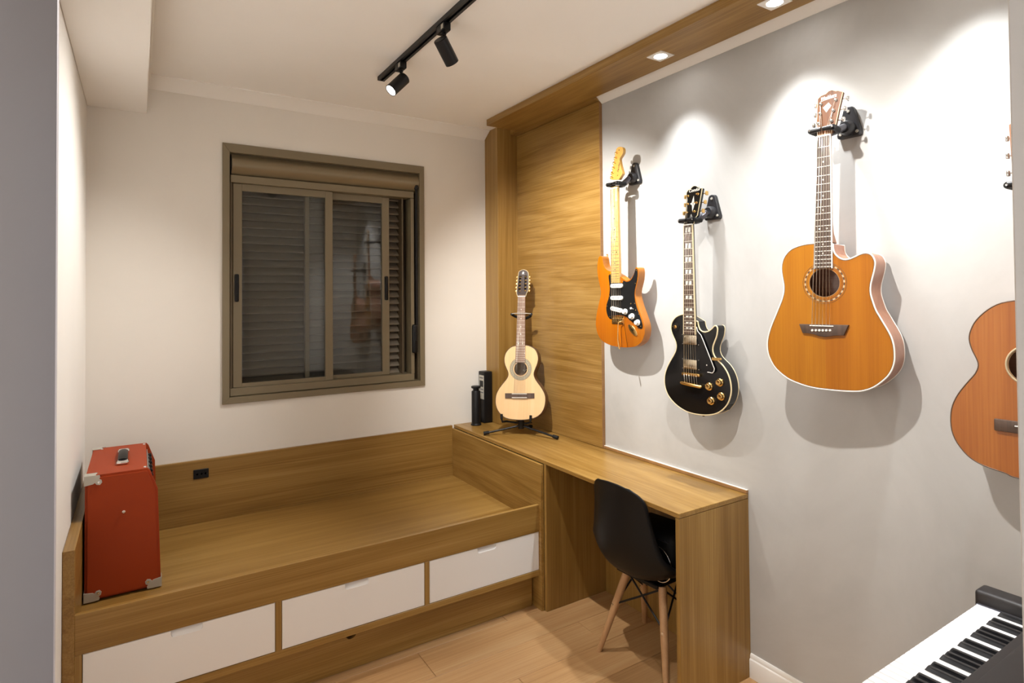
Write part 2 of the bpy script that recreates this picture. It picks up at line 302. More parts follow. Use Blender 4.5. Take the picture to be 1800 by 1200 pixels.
def plate_with_hole(outer, hole, z0, z1):
    """flat plate with an opening right through it"""
    b = bmesh.new()
    for z, s in ((z0, -1), (z1, 1)):
        ed = []
        for L_ in (outer, hole):
            v = [b.verts.new((p[0], p[1], z)) for p in L_]; ed += [b.edges.new((v[i], v[(i + 1) % len(v)])) for i in range(len(v))]
        bmesh.ops.triangle_fill(b, use_beauty=True, edges=ed, normal=(0, 0, s))
    b.verts.ensure_lookup_table(); n0, n1 = len(outer), len(hole); k = n0 + n1
    for base, n in ((0, n0), (n0, n1)):
        for i in range(n): b.faces.new([b.verts[q] for q in (base + i, base + (i + 1) % n, k + base + (i + 1) % n, k + base + i)])
    return b
TR = {  # outlines and marks of the instruments, millimetres in each instrument's own plane (right, up)
 's_body': [(-37.8, 243.9),(-62.5, 247.1),(-81.2, 255.7),(-93.6, 268.0),(-101.6, 283.8),(-105.8, 301.6),(-108.8, 315.8),(-116.3, 325.1),(-127.9, 325.8),(-137.7, 318.9),(-143.2, 303.6),(-148.2, 277.2),(-148.6, 250.5),(-143.8, 219.2),(-135.2, 187.9),(-127.2, 161.2),(-123.7, 139.1),(-128.0, 112.7),(-139.5, 81.7),(-151.7, 46.1),(-161.4, 10.3),(-164.6, -25.4),(-161.1, -52.0),(-150.4, -78.1),(-131.3, -101.4),(-102.8, -117.3),(-65.3, -128.1),(-22.4, -133.9),(25.5, -134.9),(66.4, -132.6),(106.4, -126.6),(134.6, -115.3),(155.8, -98.9),(169.8, -76.7),(176.7, -52.0),(175.5, -25.8),(166.7, 2.2),(150.8, 36.4),(136.4, 66.9),(125.7, 95.5),(118.8, 120.2),(120.3, 144.9),(128.0, 169.5),(137.4, 198.0),(141.1, 226.6),(140.3, 241.0),(136.0, 253.1),(128.3, 257.1),(121.5, 252.9),(115.0, 233.8),(103.4, 215.6),(88.9, 201.5),(71.6, 194.9),(54.2, 196.2),(36.8, 205.1),(29.8, 210.4)],
 's_guard': [(-39.9, 228.0),(-54.7, 229.4),(-62.9, 221.0),(-60.2, 194.9),(-55.7, 164.4),(-58.1, 134.1),(-66.6, 103.8),(-79.5, 77.7),(-83.0, 55.9),(-78.4, 29.8),(-66.2, 10.5),(-53.9, 3.5),(-42.2, 5.5),(-38.3, 19.8),(45.6, 21.8),(74.4, 5.8),(102.6, -10.0),(124.9, -24.5),(146.9, -37.1),(159.0, -37.8),(164.6, -26.2),(162.1, -10.1),(150.5, 18.1),(134.4, 50.5),(122.6, 79.1),(115.8, 107.9),(115.1, 136.8),(122.3, 165.5),(132.9, 198.2),(136.7, 226.8),(133.7, 246.6),(127.0, 250.2),(121.3, 243.8),(112.0, 221.5),(97.5, 202.5),(80.2, 191.3),(59.9, 188.9),(39.6, 195.7),(35.3, 184.0),(-39.3, 185.7)],
 's_pts': [(-1.3, 169.9),(-2.2, 109.3),(-4.3, 51.7),(54.7, 41.7),(100.3, 20.1),(136.3, -8.9),(106.5, 55.4),(5.1, 0.9),(102.0, -47.2),(21.6, -10.5),(23.2, -95.0),(34.3, -140.7),(-42.0, -21.2),(50.8, -18.0),(-95.8, 331.8)],
 's_screws': [(-53.6, 224.2),(-57.7, 119.0),(-75.9, 68.1),(-56.8, 15.1),(37.7, 191.5),(121.4, 179.9),(129.1, 241.5),(115.4, 82.3),(89.9, 80.9),(121.6, 50.3),(140.8, 32.1),(153.7, -25.8)],
 's_neck': [(-34.0, 660.8),(18.1, 652.7),(-38.5, 185.7),(26.6, 184.2)],
 's_head': [(-34.0, 707.5),(-36.9, 715.2),(-31.9, 728.8),(-26.5, 751.9),(-19.3, 774.6),(-12.2, 797.2),(-6.1, 820.0),(-1.4, 838.2),(3.9, 853.8),(14.1, 861.1),(30.7, 861.1),(45.4, 854.4),(50.8, 843.8),(51.2, 829.6),(44.8, 819.2),(36.5, 811.4),(29.1, 805.8),(25.4, 798.2),(26.9, 787.3),(30.9, 769.9),(37.2, 749.8),(42.5, 734.7),(44.3, 724.9),(40.0, 718.6),(29.9, 708.6),(19.8, 698.4)],
 's_tun': [(7.0, 835.2),(1.6, 811.3),(-6.5, 789.0),(-14.4, 765.3),(-23.2, 741.7),(-27.0, 719.5)],
 'l_body': [(-31.8, 259.5),(-54.8, 256.1),(-78.3, 247.2),(-97.0, 231.9),(-107.9, 212.5),(-110.9, 191.1),(-105.9, 172.3),(-95.6, 151.6),(-85.4, 133.2),(-82.1, 114.5),(-86.0, 95.3),(-96.9, 75.5),(-115.9, 48.5),(-135.2, 17.0),(-146.5, -9.7),(-151.2, -36.0),(-150.1, -65.8),(-140.8, -94.6),(-123.9, -118.0),(-97.7, -139.7),(-66.7, -156.1),(-31.1, -167.3),(8.8, -171.3),(47.7, -169.9),(85.7, -163.9),(118.3, -153.5),(145.8, -136.7),(168.6, -113.9),(183.6, -87.9),(192.4, -56.0),(192.0, -25.3),(185.1, 4.6),(172.3, 30.3),(154.8, 51.9),(134.8, 67.7),(117.6, 84.0),(108.7, 103.1),(109.1, 122.9),(116.3, 143.1),(127.3, 167.3),(132.2, 191.2),(131.6, 204.9),(125.3, 213.3),(115.1, 211.0),(103.4, 199.8),(86.8, 189.2),(67.8, 185.1),(51.2, 189.6),(41.7, 201.4),(37.1, 215.4),(34.8, 227.5)],
 'l_guard': [(36.9, 205.2),(41.5, 187.2),(58.1, 171.8),(71.9, 144.4),(122.3, 35.2),(120.3, 24.4),(112.8, 16.5),(88.7, 18.1),(50.8, 23.1),(52.5, 127.2),(36.3, 166.7)],
 'l_pts': [(0.6, 148.5),(-0.1, 42.7),(2.6, -0.8),(5.9, -44.1),(143.3, -19.4),(91.0, -42.5),(149.1, -76.3),(99.8, -101.5),(-80.7, 200.8),(126.7, 74.9),(38.0, -172.7),(85.9, 46.5)],
 'l_neck': [(-23.6, 646.3),(23.5, 641.5),(-32.8, 169.4),(32.0, 172.6)],
 'l_inl': [(-0.6, 624.1),(-1.8, 554.9),(-2.7, 495.5),(-3.6, 442.4),(-4.4, 394.2),(-5.4, 331.2),(-6.3, 278.1),(-6.7, 248.4),(-7.2, 221.3),(-7.5, 199.0)],
 'l_head': [(-24.0, 650.7),(-21.3, 674.8),(-16.0, 722.8),(-11.6, 787.6),(-2.3, 798.3),(9.0, 800.3),(18.0, 808.2),(27.0, 811.4),(35.8, 810.4),(44.5, 805.9),(48.8, 801.0),(59.7, 798.9),(68.3, 794.0),(65.9, 781.6),(55.4, 735.6),(42.5, 682.3),(26.9, 669.4),(24.3, 648.4)],
 'l_tun': [(-2.8, 771.4),(-4.5, 736.2),(-11.8, 700.8),(48.4, 773.2),(40.1, 736.7),(29.6, 700.4)],
 'l_dia': [(26.3, 769.1),(33.5, 734.9),(17.4, 701.9),(5.2, 736.8)],
 'l_txt': [(-2.5, 790.0),(59.6, 791.7)],
 'd_body': [(-26.7, 286.4),(-49.5, 286.1),(-69.9, 283.5),(-93.5, 277.1),(-112.3, 267.6),(-128.6, 250.8),(-138.2, 233.5),(-143.2, 211.9),(-143.6, 192.6),(-140.6, 170.7),(-136.9, 148.7),(-135.8, 129.6),(-138.4, 110.3),(-144.6, 88.6),(-154.6, 63.9),(-166.4, 35.5),(-179.3, 5.5),(-190.7, -25.4),(-198.2, -56.4),(-199.8, -81.5),(-196.3, -109.1),(-186.8, -133.3),(-172.0, -157.0),(-148.9, -178.2),(-122.3, -194.8),(-93.4, -205.1),(-62.6, -212.6),(-27.5, -216.7),(6.9, -217.3),(42.8, -217.0),(74.9, -215.3),(104.6, -211.8),(127.1, -204.3),(149.2, -192.1),(171.2, -172.7),(188.4, -152.9),(200.5, -130.2),(206.8, -105.6),(208.0, -81.7),(205.9, -53.1),(200.0, -29.4),(189.7, -5.7),(177.3, 18.1),(167.2, 37.9),(157.8, 56.6),(148.2, 88.5),(143.2, 113.1),(144.4, 137.7),(149.8, 162.3),(155.6, 186.6),(158.2, 208.6),(155.2, 223.4),(147.7, 236.2),(136.8, 243.0),(125.8, 243.6),(114.5, 240.6),(96.1, 231.7),(80.0, 226.1),(63.8, 225.8),(49.8, 232.9),(38.1, 246.4),(33.5, 260.8),(32.7, 278.8)],
 'd_hole': [(-48.5, 148.8),(52.4, 146.5),(3.7, 195.4),(2.1, 98.9)],
 'd_ros': [(-67.7, 149.2),(70.0, 146.1),(3.9, 210.0),(1.8, 81.4)],
 'd_bridge': [(-81.0, 4.3),(0.9, 5.9),(78.0, 5.7),(70.8, -11.4),(63.5, -29.4),(34.0, -31.2),(17.2, -34.8),(2.6, -37.3),(-14.6, -35.5),(-34.4, -29.3),(-52.0, -26.9),(-69.9, -26.6),(-76.1, -10.3)],
 'd_saddle': [(-44.5, -0.7),(32.2, 1.7)],
 'd_pins': [(-36.2, -16.0),(-24.2, -15.5),(-13.0, -15.1),(-1.9, -14.9),(9.5, -14.5),(21.2, -14.1)],
 'd_neck': [(-12.4, 654.2),(33.0, 644.7),(-27.8, 197.6),(30.6, 195.3)],
 'd_head': [(-12.1, 657.4),(-11.9, 672.2),(-14.3, 685.9),(-12.0, 733.3),(-8.8, 783.7),(2.2, 792.4),(17.6, 794.9),(26.8, 802.3),(37.4, 803.5),(44.9, 799.1),(49.3, 796.6),(56.7, 795.9),(67.0, 790.0),(71.3, 787.5),(58.7, 735.8),(47.4, 683.7),(39.8, 677.3),(33.6, 664.1),(32.7, 656.1)],
 'd_tun': [(1.7, 762.9),(-0.4, 730.5),(-6.4, 697.4),(49.5, 765.5),(41.5, 731.9),(34.9, 697.8)],
 'd_dia': [(26.2, 762.5),(35.0, 750.5),(18.8, 730.9),(7.6, 749.1)],
 'd_txt': [(5.1, 780.1),(56.5, 782.3)],
 'd_side': [(252.6, -75.1),(197.5, 219.4)],
 'v_body': [(-42.8, 437.9),(-66.7, 432.3),(-90.2, 415.5),(-108.1, 389.4),(-115.0, 358.3),(-111.2, 327.6),(-99.4, 299.7),(-88.4, 277.0),(-87.1, 256.7),(-97.0, 236.1),(-117.4, 210.1),(-140.3, 178.9),(-155.2, 148.1),(-160.4, 117.6),(-157.9, 82.4),(-146.0, 52.8),(-126.4, 28.7),(-99.2, 10.0),(-67.3, 1.5),(-30.5, -0.8),(6.0, -0.0),(42.2, 4.1),(78.0, 13.1),(108.4, 29.2),(130.8, 54.6),(142.8, 84.6),(147.1, 119.2),(143.8, 148.7),(130.2, 177.9),(108.8, 207.1),(87.3, 233.9),(74.7, 258.6),(74.0, 281.2),(82.7, 306.6),(92.4, 332.1),(96.8, 362.6),(90.9, 390.4),(77.1, 415.6),(55.6, 430.6),(34.3, 439.0),(15.7, 441.8)],
 'v_hole': [(-50.2, 298.3),(30.6, 300.3),(-10.3, 340.0),(-7.6, 258.9)],
 'v_ros': [(-78.9, 295.1),(55.8, 298.4),(-13.5, 357.8),(-9.4, 231.0)],
 'v_bridge': [(-100.3, 152.0),(79.1, 158.3),(79.9, 129.0),(-99.2, 122.4)],
 'v_saddle': [(-55.7, 150.6),(34.0, 153.7)],
 'v_neck': [(-41.2, 736.7),(7.4, 736.4),(-43.0, 335.9),(19.1, 337.2)],
 'v_head': [(-41.4, 736.3),(-50.6, 759.1),(-49.3, 784.0),(-45.9, 833.9),(-42.5, 884.0),(-34.1, 898.5),(-11.0, 906.4),(10.3, 897.6),(20.2, 878.7),(23.4, 812.2),(22.3, 779.1),(11.4, 754.5),(7.7, 736.0)],
 'v_slots': [(-29.5, 860.7),(-33.4, 773.5),(4.3, 861.4),(4.4, 775.2)],
 'v_yoke': [(-114.7, 28.2),(-85.3, -9.2),(59.4, 31.9),(60.3, 2.5)],
 'g_body': [(-1.9, 340.2),(-30.6, 332.6),(-61.5, 313.3),(-88.1, 283.9),(-102.0, 254.3),(-106.2, 228.1),(-100.3, 199.3),(-90.1, 174.2),(-86.2, 155.2),(-93.5, 132.0),(-112.8, 104.0),(-135.2, 68.5),(-149.7, 33.5),(-154.8, -0.3),(-152.8, -39.7),(-140.6, -73.6),(-116.6, -104.6),(-90.2, -121.3),(-59.3, -130.1),(-29.3, -135.5),(-10.7, -137.2)],
 'g_hole': [(-24.8, 163.9)],
 'g_br': [(-50.6, 12.7),(-51.2, -21.4)],
 'g_tun': [(0.8, 698.9),(6.7, 823.8),(6.0, 785.0),(4.2, 754.3)],
}# ================================================================== the setting
WX0, WX1, WZ0, WZ1 = .5824, 1.7315, 1.021, 2.399          # outer edge of the window frame
bm = bmesh.new(); T_ = .16
for a in ((-.1, WX0 + .02, 0, T_, -.05, ZC), (WX1 - .02, W + .1, 0, T_, -.05, ZC), (WX0 + .02, WX1 - .02, 0, T_, -.05, WZ0 + .02), (WX0 + .02, WX1 - .02, 0, T_, WZ1 - .02, ZC)): add_box(bm, *a)
struct('wall_back', bm, 'wall')
struct('wall_left', box(-.1, 0, YF - .1, 0, -.05, ZC), 'wallw')
struct('wall_right', box(W, W + .1, YF - .1, 0, -.05, ZC), 'wallr')
struct('ceiling', box(-.1, W + .1, YF - .1, T_, ZC, ZC + .08), 'ceil')
bm = bmesh.new(); DX0, DX1, DZ = .10, 1.185, 2.12
add_box(bm, 0, DX0, YF - .08, YF, 0, ZC); add_box(bm, DX1, W, YF - .08, YF, 0, ZC); add_box(bm, DX0, DX1, YF - .08, YF, DZ, ZC)
struct('wall_front', bm, 'wallw')
# doorway lining the camera looks through
dr = bpy.data.objects.new('door_1', None); COL.objects.link(dr); dr.location = (.64, YF - .04, 0); dr.matrix_world = Matrix.Translation((.64, YF - .04, 0)); dr['kind'] = 'structure'
obj('jamb', box(1.133, DX1, YF - .09, -3.15, 0, DZ, bev=.002), 'jamb', dr)
obj('jamb', box(DX0, DX0 + .02, YF - .09, -3.15, 0, DZ, bev=.002), 'jamb', dr)
obj('head_lining', box(DX0 + .02, 1.133, YF - .09, -3.15, DZ - .03, DZ, bev=.002), 'jamb', dr)
# floor: slab and planks laid along X
fl = struct('floor', box(-.1, W + .1, -4.3, 0, -.06, -.008), 'plank')
PW, PL = .195, 1.22; row = 0; y = 0
lib = {}
while y > -4.2:
    off = -(row * .47 % PL); x = off - .05
    while x < W:
        x0, x1 = max(x, 0), min(x + PL, W)
        if x1 - x0 > .02:
            key = (round(x1 - x0, 3))
            if key not in lib:
                b = bmesh.new(); add_box(b, .0008, x1 - x0 - .0008, -PW + .0008, -.0008, -.008, 0); 
                top = [e for e in b.edges if all(v.co.z > -.001 for v in e.verts)]
                bmesh.ops.bevel(b, geom=top, offset=.0012, segments=1, affect='EDGES')
                o = obj('plank', b, 'plank', fl, flat=True); lib[key] = o.data
            else: o = obj('plank', lib[key], None, fl)
            o.location = (x0, y, 0)
        x += PL
    y -= PW; row += 1
struct('ceiling_soffit', box(0, .243, YF, 0, 2.50, ZC, bev=.003), 'ceil')
def cove(name, p0, p1, out, drop, depth):
    """plaster cornice with a sloping face, its profile swept along a straight run"""
    prof = [(0, 0), (0, -drop), (.004, -drop), (.007, -drop + .004), (depth - .004, -.006), (depth, -.005), (depth, 0)]
    bm = bmesh.new(); p0, p1, out = Vector(p0), Vector(p1), Vector(out)
    A = [bm.verts.new(p0 + out * a + Vector((0, 0, b))) for a, b in prof]; B = [bm.verts.new(p1 + out * a + Vector((0, 0, b))) for a, b in prof]
    n = len(prof)
    for i in range(n): bm.faces.new((A[i], A[(i + 1) % n], B[(i + 1) % n], B[i]))
    bm.faces.new(A); bm.faces.new(list(reversed(B)))
    struct(name, bm, 'trim', ang=25)
cove('trim_1', (.243, -.0005, ZC), (2.178, -.0005, ZC), (0, -1, 0), .054, .075)
cove('trim_2', (W - .0005, -.995, ZC), (W - .0005, YF, ZC), (-1, 0, 0), .054, .070)
struct('trim_3', box(.243, .258, YF, -.075, 2.655, ZC, bev=.003), 'trim')
# skirting on the right wall, from the desk towards the camera
prof = [(0, 0), (.013, 0), (.013, .072), (.011, .076), (.008, .078), (.008, .090), (.004, .096), (0, .096)]
bm = bmesh.new(); A = [bm.verts.new((W - a, YE - .001, b)) for a, b in prof]; B = [bm.verts.new((W - a, YF, b)) for a, b in prof]
for i in range(len(prof)): bm.faces.new((A[i], A[(i + 1) % len(prof)], B[(i + 1) % len(prof)], B[i]))
bm.faces.new(A); bm.faces.new(list(reversed(B))); struct('baseboard_right', bm, 'trim')
# ---------------------------------------------------------------- window
win = bpy.data.objects.new('window_1', None); COL.objects.link(win); win.matrix_basis = Matrix.Translation((1.157, 0, WZ0)); win.matrix_world = win.matrix_basis.copy(); win['kind'] = 'structure'
IX0, IX1, IZ0, IZ1 = .617, 1.699, 1.054, 2.352
def mitred(x0, x1, z0, z1, i0, i1, j0, j1, y0, y1, name, mat, parent):
    """four mitred members of a frame, each a piece of its own"""
    o = ((x0, z0), (x1, z0), (x1, z1), (x0, z1)); i = ((i0, j0), (i1, j0), (i1, j1), (i0, j1))
    for k in range(4):
        q = [o[k], o[(k + 1) % 4], i[(k + 1) % 4], i[k]]
        b = prism(q, -y1, -y0, bev=.0015, seg=1); xf(b, TO_XZ); obj(name, b, mat, parent)
mitred(WX0, WX1, WZ0, WZ1, IX0, IX1, IZ0, IZ1, -.014, .02, 'frame_member', 'alum', win)
bm = bmesh.new()       # lining of the opening behind the face frame
for a in ((WX0 + .021, IX0 + .004, .02, .158, WZ0 + .021, WZ1 - .021), (IX1 - .004, WX1 - .021, .02, .158, WZ0 + .021, WZ1 - .021), (IX0, IX1, .02, .158, WZ0 + .021, IZ0 + .004), (IX0, IX1, .02, .158, IZ1 - .004, WZ1 - .021)): add_box(bm, *a)
obj('lining', bm, 'alumd', win)
obj('bottom_track', box(IX0 + .004, IX1 - .03, .008, .14, IZ0 + .003, 1.098, bev=.002), 'alum', win)
obj('side_track', box(1.650, 1.672, .012, .10, 1.098, 2.196, bev=.002), 'alum', win)
obj('side_track', box(1.608, 1.618, .055, .14, 1.098, 2.196, bev=.001), 'alumd', win)
obj('side_track', box(.621, .634, .014, .10, 1.098, 2.196, bev=.002), 'alumd', win)
obj('box_rail', box(.623, 1.668, .004, .10, 2.196, 2.236, bev=.002), 'alum', win)
# rounded cover of the shutter box
n = 16; prof = [(.10, 2.236), (.030, 2.238)] + [(.018 - .034 * math.sin(PI * k / n) , 2.240 + .108 * k / n) for k in range(n + 1)] + [(.10, 2.350)]
bm = bmesh.new(); A = [bm.verts.new((.628, a, b)) for a, b in prof]; B = [bm.verts.new((1.696, a, b)) for a, b in prof]
for i in range(len(prof)): bm.faces.new((A[i], A[(i + 1) % len(prof)], B[(i + 1) % len(prof)], B[i]))
bm.faces.new(A); bm.faces.new(list(reversed(B))); obj('shutter_box', bm, 'blindbox', win, ang=40)
def sash(x0, x1, y0, y1, wl, wr, hx):
    b = bmesh.new(); z0, z1 = 1.099, 2.195
    add_box(b, x0, x0 + wl, y0, y1, z0, z1, bev=.002); add_box(b, x1 - wr, x1, y0, y1, z0, z1, bev=.002)
    add_box(b, x0 + wl, x1 - wr, y0 + .002, y1 - .002, z0, z0 + .021); add_box(b, x0 + wl, x1 - wr, y0 + .002, y1 - .002, z1 - .038, z1)
    s = obj('sash', b, 'alum', win)
    obj('pane', box(x0 + wl - .004, x1 - wr + .004, (y0 + y1) / 2 - .002, (y0 + y1) / 2 + .002, z0 + .017, z1 - .034), 'glass', s, flat=True)
    b = bmesh.new(); add_box(b, hx - .0105, hx + .0105, y0 - .006, y0, 1.558, 1.706, bev=.006, seg=2); add_box(b, hx - .005, hx + .005, y0 - .010, y0 - .005, 1.60, 1.665, bev=.002)
    obj('handle', b, 'black', s)
sash(.637, 1.168, .022, .050, .045, .043, .655)
sash(1.019, 1.527, .060, .088, .025, .046, 1.506)
sh = obj('shutter', box(.622, 1.6945, .1490, .1555, 1.06, 2.345), 'alumd', win)
pitch = .0435; ns = 26; key = None
for k in range(ns):
    if key is None:
        prof = [(.148, .004), (.112, -.002), (.106, .000), (.104, .004), (.106, .008), (.118, .018), (.136, .032), (.146, .0425), (.1485, .0425)]
        b = bmesh.new(); A = [b.verts.new((.642, a, c)) for a, c in prof]; B = [b.verts.new((1.606, a, c)) for a, c in prof]
        for i in range(len(prof)): b.faces.new((A[i], A[(i + 1) % len(prof)], B[(i + 1) % len(prof)], B[i]))
        b.faces.new(A); b.faces.new(list(reversed(B))); o = obj('slat', b, 'slat', sh, ang=30); key = o.data
    else: o = obj('slat', key, None, sh)
    o.location = (0, 0, 1.098 + pitch * k)
bm = box(1.676, 1.690, .000, .003, 1.40, 2.27); obj('shutter_strap', bm, 'black', win)
bm = bmesh.new(); add_box(bm, 1.670, 1.694, -.012, .012, 2.250, 2.292, bev=.006, seg=2); obj('strap_guide', bm, 'black', win)
bm = bmesh.new(); add_box(bm, 1.650, 1.686, -.014, .012, 1.225, 1.405, bev=.012, seg=3); add_box(bm, 1.660, 1.676, -.022, -.012, 1.30, 1.36, bev=.004); obj('strap_winder', bm, 'black', win)
# ================================================================== built-in oak: bed, desk, wall panel, ceiling board
bed = thing('storage_bed', 'oak daybed platform with three white drawers under the window', 'bed', (.97, -.49, 0))
obj('side_board', box(.001, .035, YB, -.001, 0.001, .743, bev=.001), ['oak_y'], bed)
obj('back_board', box(.035, 1.917, -.019, -.001, .432, .75, bev=.001), 'oak_x', bed)
obj('platform', box(.035, 1.917, -.965, -.001, .412, .432), 'oak_x', bed)
obj('front_rail', box(.035, 1.917, YB, -.965, .392, .526, bev=.001), 'oak_x', bed)
obj('end_board', box(1.917, 1.9345, -1.0005, -.001, .001, .7285, bev=.001), 'oak_y', bed)
obj('stile', box(.035, .055, YB, -.955, .20, .392, bev=.001), 'oak_z', bed)
obj('divider', box(.665, .688, YB, -.955, .20, .392, bev=.001), 'oak_z', bed)
obj('divider', box(1.294, 1.316, YB, -.955, .20, .392, bev=.001), 'oak_z', bed)
obj('bottom_rail', box(.035, 1.917, YB, -.90, .172, .20, bev=.001), 'oak_x', bed)
for x0, x1, g in ((.057, .6635, .363), (.6895, 1.2925, .988), (1.3175, 1.9155, 1.615)):
    z0, z1, d = .202, .390, .024
    q = [(x0, z0), (x1, z0), (x1, z1), (g + .050, z1)]
    q += [(g + .050 - .010 * (1 - math.cos(t)), z1 - d + .010 * (1 - math.sin(t))) for t in (0, .4, .8, 1.2, PI / 2)]
    q += [(g - .050 + .010 * (1 - math.cos(t)), z1 - d + .010 * (1 - math.sin(t))) for t in (PI / 2, 1.2, .8, .4, 0)]
    q += [(g - .050, z1), (x0, z1)]
    b = prism(q, .964, .981, bev=.0012, seg=1); xf(b, TO_XZ); dd = obj('drawer', b, 'white', bed)
    b = bmesh.new(); vs_ = [b.verts.new(p) for p in ((g - .050, -.9790, z1 - d), (g + .050, -.9790, z1 - d), (g + .050, -.9645, z1), (g - .050, -.9645, z1), (g - .050, -.9600, z1 - d), (g + .050, -.9600, z1 - d), (g + .050, -.9600, z1), (g - .050, -.9600, z1))]
    for f in ((0, 1, 2, 3), (5, 4, 7, 6), (0, 4, 5, 1), (3, 2, 6, 7), (1, 5, 6, 2), (4, 0, 3, 7)): b.faces.new([vs_[i] for i in f])
    obj('finger_pull', b, 'white', dd)
q = [(.037, .002), (1.908, .002), (1.908, .171), (1.002, .171)] + [(.978 + .024 * math.cos(t), .150 - .024 * math.sin(t)) for t in [PI * k / 10 for k in range(11)]] + [(.954, .171), (.037, .171)]
b = prism(q, .909, .927); xf(b, TO_XZ); obj('trundle_front', b, 'oak_x', bed)
out = thing('power_outlet', 'small black power outlet let into the oak backboard', 'outlet', (.484, -.019, .68))
obj('plate', box(.449, .519, -.023, -.019, .657, .705, bev=.002), 'black', out)
for x in (.466, .486, .504): obj('socket', lathe([(.007, 0), (.007, .0015), (.005, .0015), (.005, -.001)], (x, -.023, .681), (0, -1, 0), 12), 'blackm', out)
desk = thing('desk', 'long oak desk along the guitar wall, chair pushed under it', 'desk', (2.14, -1.2, 0))
obj('desktop', box(XD, W - .001, YE, -.001, .731, .75, bev=.0015), 'oak_y', desk)
obj('end_panel', box(XD, W - .001, YE + .0006, YE + .019, .001, .7295, bev=.001), 'oak_z', desk)
obj('side_panel', box(1.9355, W - .001, -1.019, -1.001, .001, .7295, bev=.001), 'oak_z', desk)
obj('back_panel', box(2.322, 2.338, YE + .02, -1.0195, .001, .7295), 'oak_z', desk)
obj('upstand', box(2.338, W - .001, YE, -.994, .751, .764, bev=.001), 'edge', desk)
obj('sealant_bead', box(2.342, W - .0005, YE + .001, -.994, .7642, .7652), 'caulk', desk)
pan = thing('wall_panel', 'tall oak wall panel with a corner post behind the small guitar', 'panel', (2.3, -.5, .75))
obj('board', box(2.333, W - .001, -.991, -.165, .7515, 2.639, bev=.001), 'oak_y', pan)
obj('edge_band', box(2.333, W - .001, -.9935, -.991, .7515, 2.639), 'edge', pan)
obj('corner_post', box(2.181, W - .001, -.165, -.0005, .7515, ZC - .0005, bev=.001), 'oak_z', pan)
cb = thing('ceiling_board', 'oak board on the ceiling above the guitars with square downlights', 'panel', (2.16, -1.6, 2.64))
DL = [(2.170, -1.596), (2.167, -2.155), (2.167, -2.714)]
obj('board', box(2.043, 2.281, YF + .001, -.266, 2.641, ZC - .0005, bev=.001), 'oak_y', cb)
obj('filler', box(2.2815, W - .001, -.996, -.166, 2.641, ZC - .0005), 'oak_y', cb)
for i, (x, y) in enumerate(DL):
    t = thing('downlight', 'square white downlight in the oak ceiling board above the ' + ('black electric guitar', 'large honey-coloured guitar', 'reddish-brown guitar by the door')[i], 'downlight', (x, y, 2.641), 'downlights in the oak ceiling board')
    h = .0425
    obj('bezel', plate_with_hole([(x - h, y - h), (x + h, y - h), (x + h, y + h), (x - h, y + h)], [(x + .029 * math.cos(2 * PI * k / 24), y + .029 * math.sin(2 * PI * k / 24)) for k in range(24)], 2.6375, 2.6408), 'trim', t, flat=True)
    obj('lens', lathe([(.0285, 0), (.0285, -.001), (0, -.001)], (x, y, 2.6406), (0, 0, 1), 24), 'led', t)
    spot('downlight_lamp', t, (x, y, 2.634), (x + .02, y, 0), DOWN_W, 86, 1.0, .030, DOWN_COL)
# ================================================================== track with spotlights
XT = 1.235
tr = thing('lighting_track', 'black lighting track across the white ceiling', 'track', (XT, -1.6, ZC))
b = bmesh.new(); Y0, Y1 = -2.70, -.615
add_box(b, XT - .0175, XT - .0125, Y0, Y1, 2.661, ZC - .0005); add_box(b, XT + .0125, XT + .0175, Y0, Y1, 2.661, ZC - .0005); add_box(b, XT - .0125, XT + .0125, Y0, Y1, 2.674, ZC - .0005)
add_box(b, XT - .0125, XT - .006, Y0, Y1, 2.661, 2.6635); add_box(b, XT + .006, XT + .0125, Y0, Y1, 2.661, 2.6635)
obj('rail', b, 'blackm', tr); obj('end_cap', box(XT - .018, XT + .018, Y1, Y1 + .008, 2.6605, ZC - .0005, bev=.001), 'black', tr)
def track_spot(y, aim, label, watts, cone, blend, group=None):
    t = thing('track_spotlight', label, 'spotlight', (XT, y, 2.661), group)
    obj('adapter', box(XT - .016, XT + .016, y - .035, y + .035, 2.628, 2.661, bev=.004, seg=2), 'black', t)
    obj('release_tab', box(XT - .0175, XT - .016, y - .030, y - .012, 2.634, 2.652), 'silver', t)
    obj('stem', lathe([(.011, 0), (.011, -.008), (.005, -.010), (.005, -.045)], (XT, y, 2.628), (0, 0, 1), 14), 'black', t)
    a = (Vector(aim) - Vector((XT, y, 2.55))).normalized(); piv = Vector((XT, y, 2.588)); o = piv - a * .030 + Vector((0, 0, -.012))
    R = .0285; hd = obj('lamp_head', lathe([(0, 0), (R - .003, 0), (R, .003), (R, .105), (R - .003, .105), (R - .004, .090), (0, .090)], o, a, 28), 'blackm', t)
    obj('lens', lathe([(0, .0905), (R - .0045, .0905), (R - .0045, .0925), (0, .0925)], o, a, 24), 'led', hd)
    spot('spot_lamp', t, o + a * .108, Vector(aim), watts, cone, blend, .016, TRACK_COL)
track_spot(-.872, (.0, -1.0, 1.25), 'black track spotlight nearest the window wall, tilted to the white left wall', TRACK1_W, 100, .8)
track_spot(-1.325, (2.33, -.80, 1.45), 'black track spotlight turned to the oak panel and guitar wall', TRACK_W, 88, .9)
track_spot(-2.35, (2.33, -2.40, 1.50), 'black track spotlight aimed at the large acoustic guitar', TRACK_W * .54, 88, .9)
track_spot(-2.07, (0, -2.3, 1.35), 'added black track spotlight out of view, bouncing fill light off the white left wall', TRACK_FILL_W, 70, .8)  # unseen extra head, added so its bounce lifts the whole room's brightness
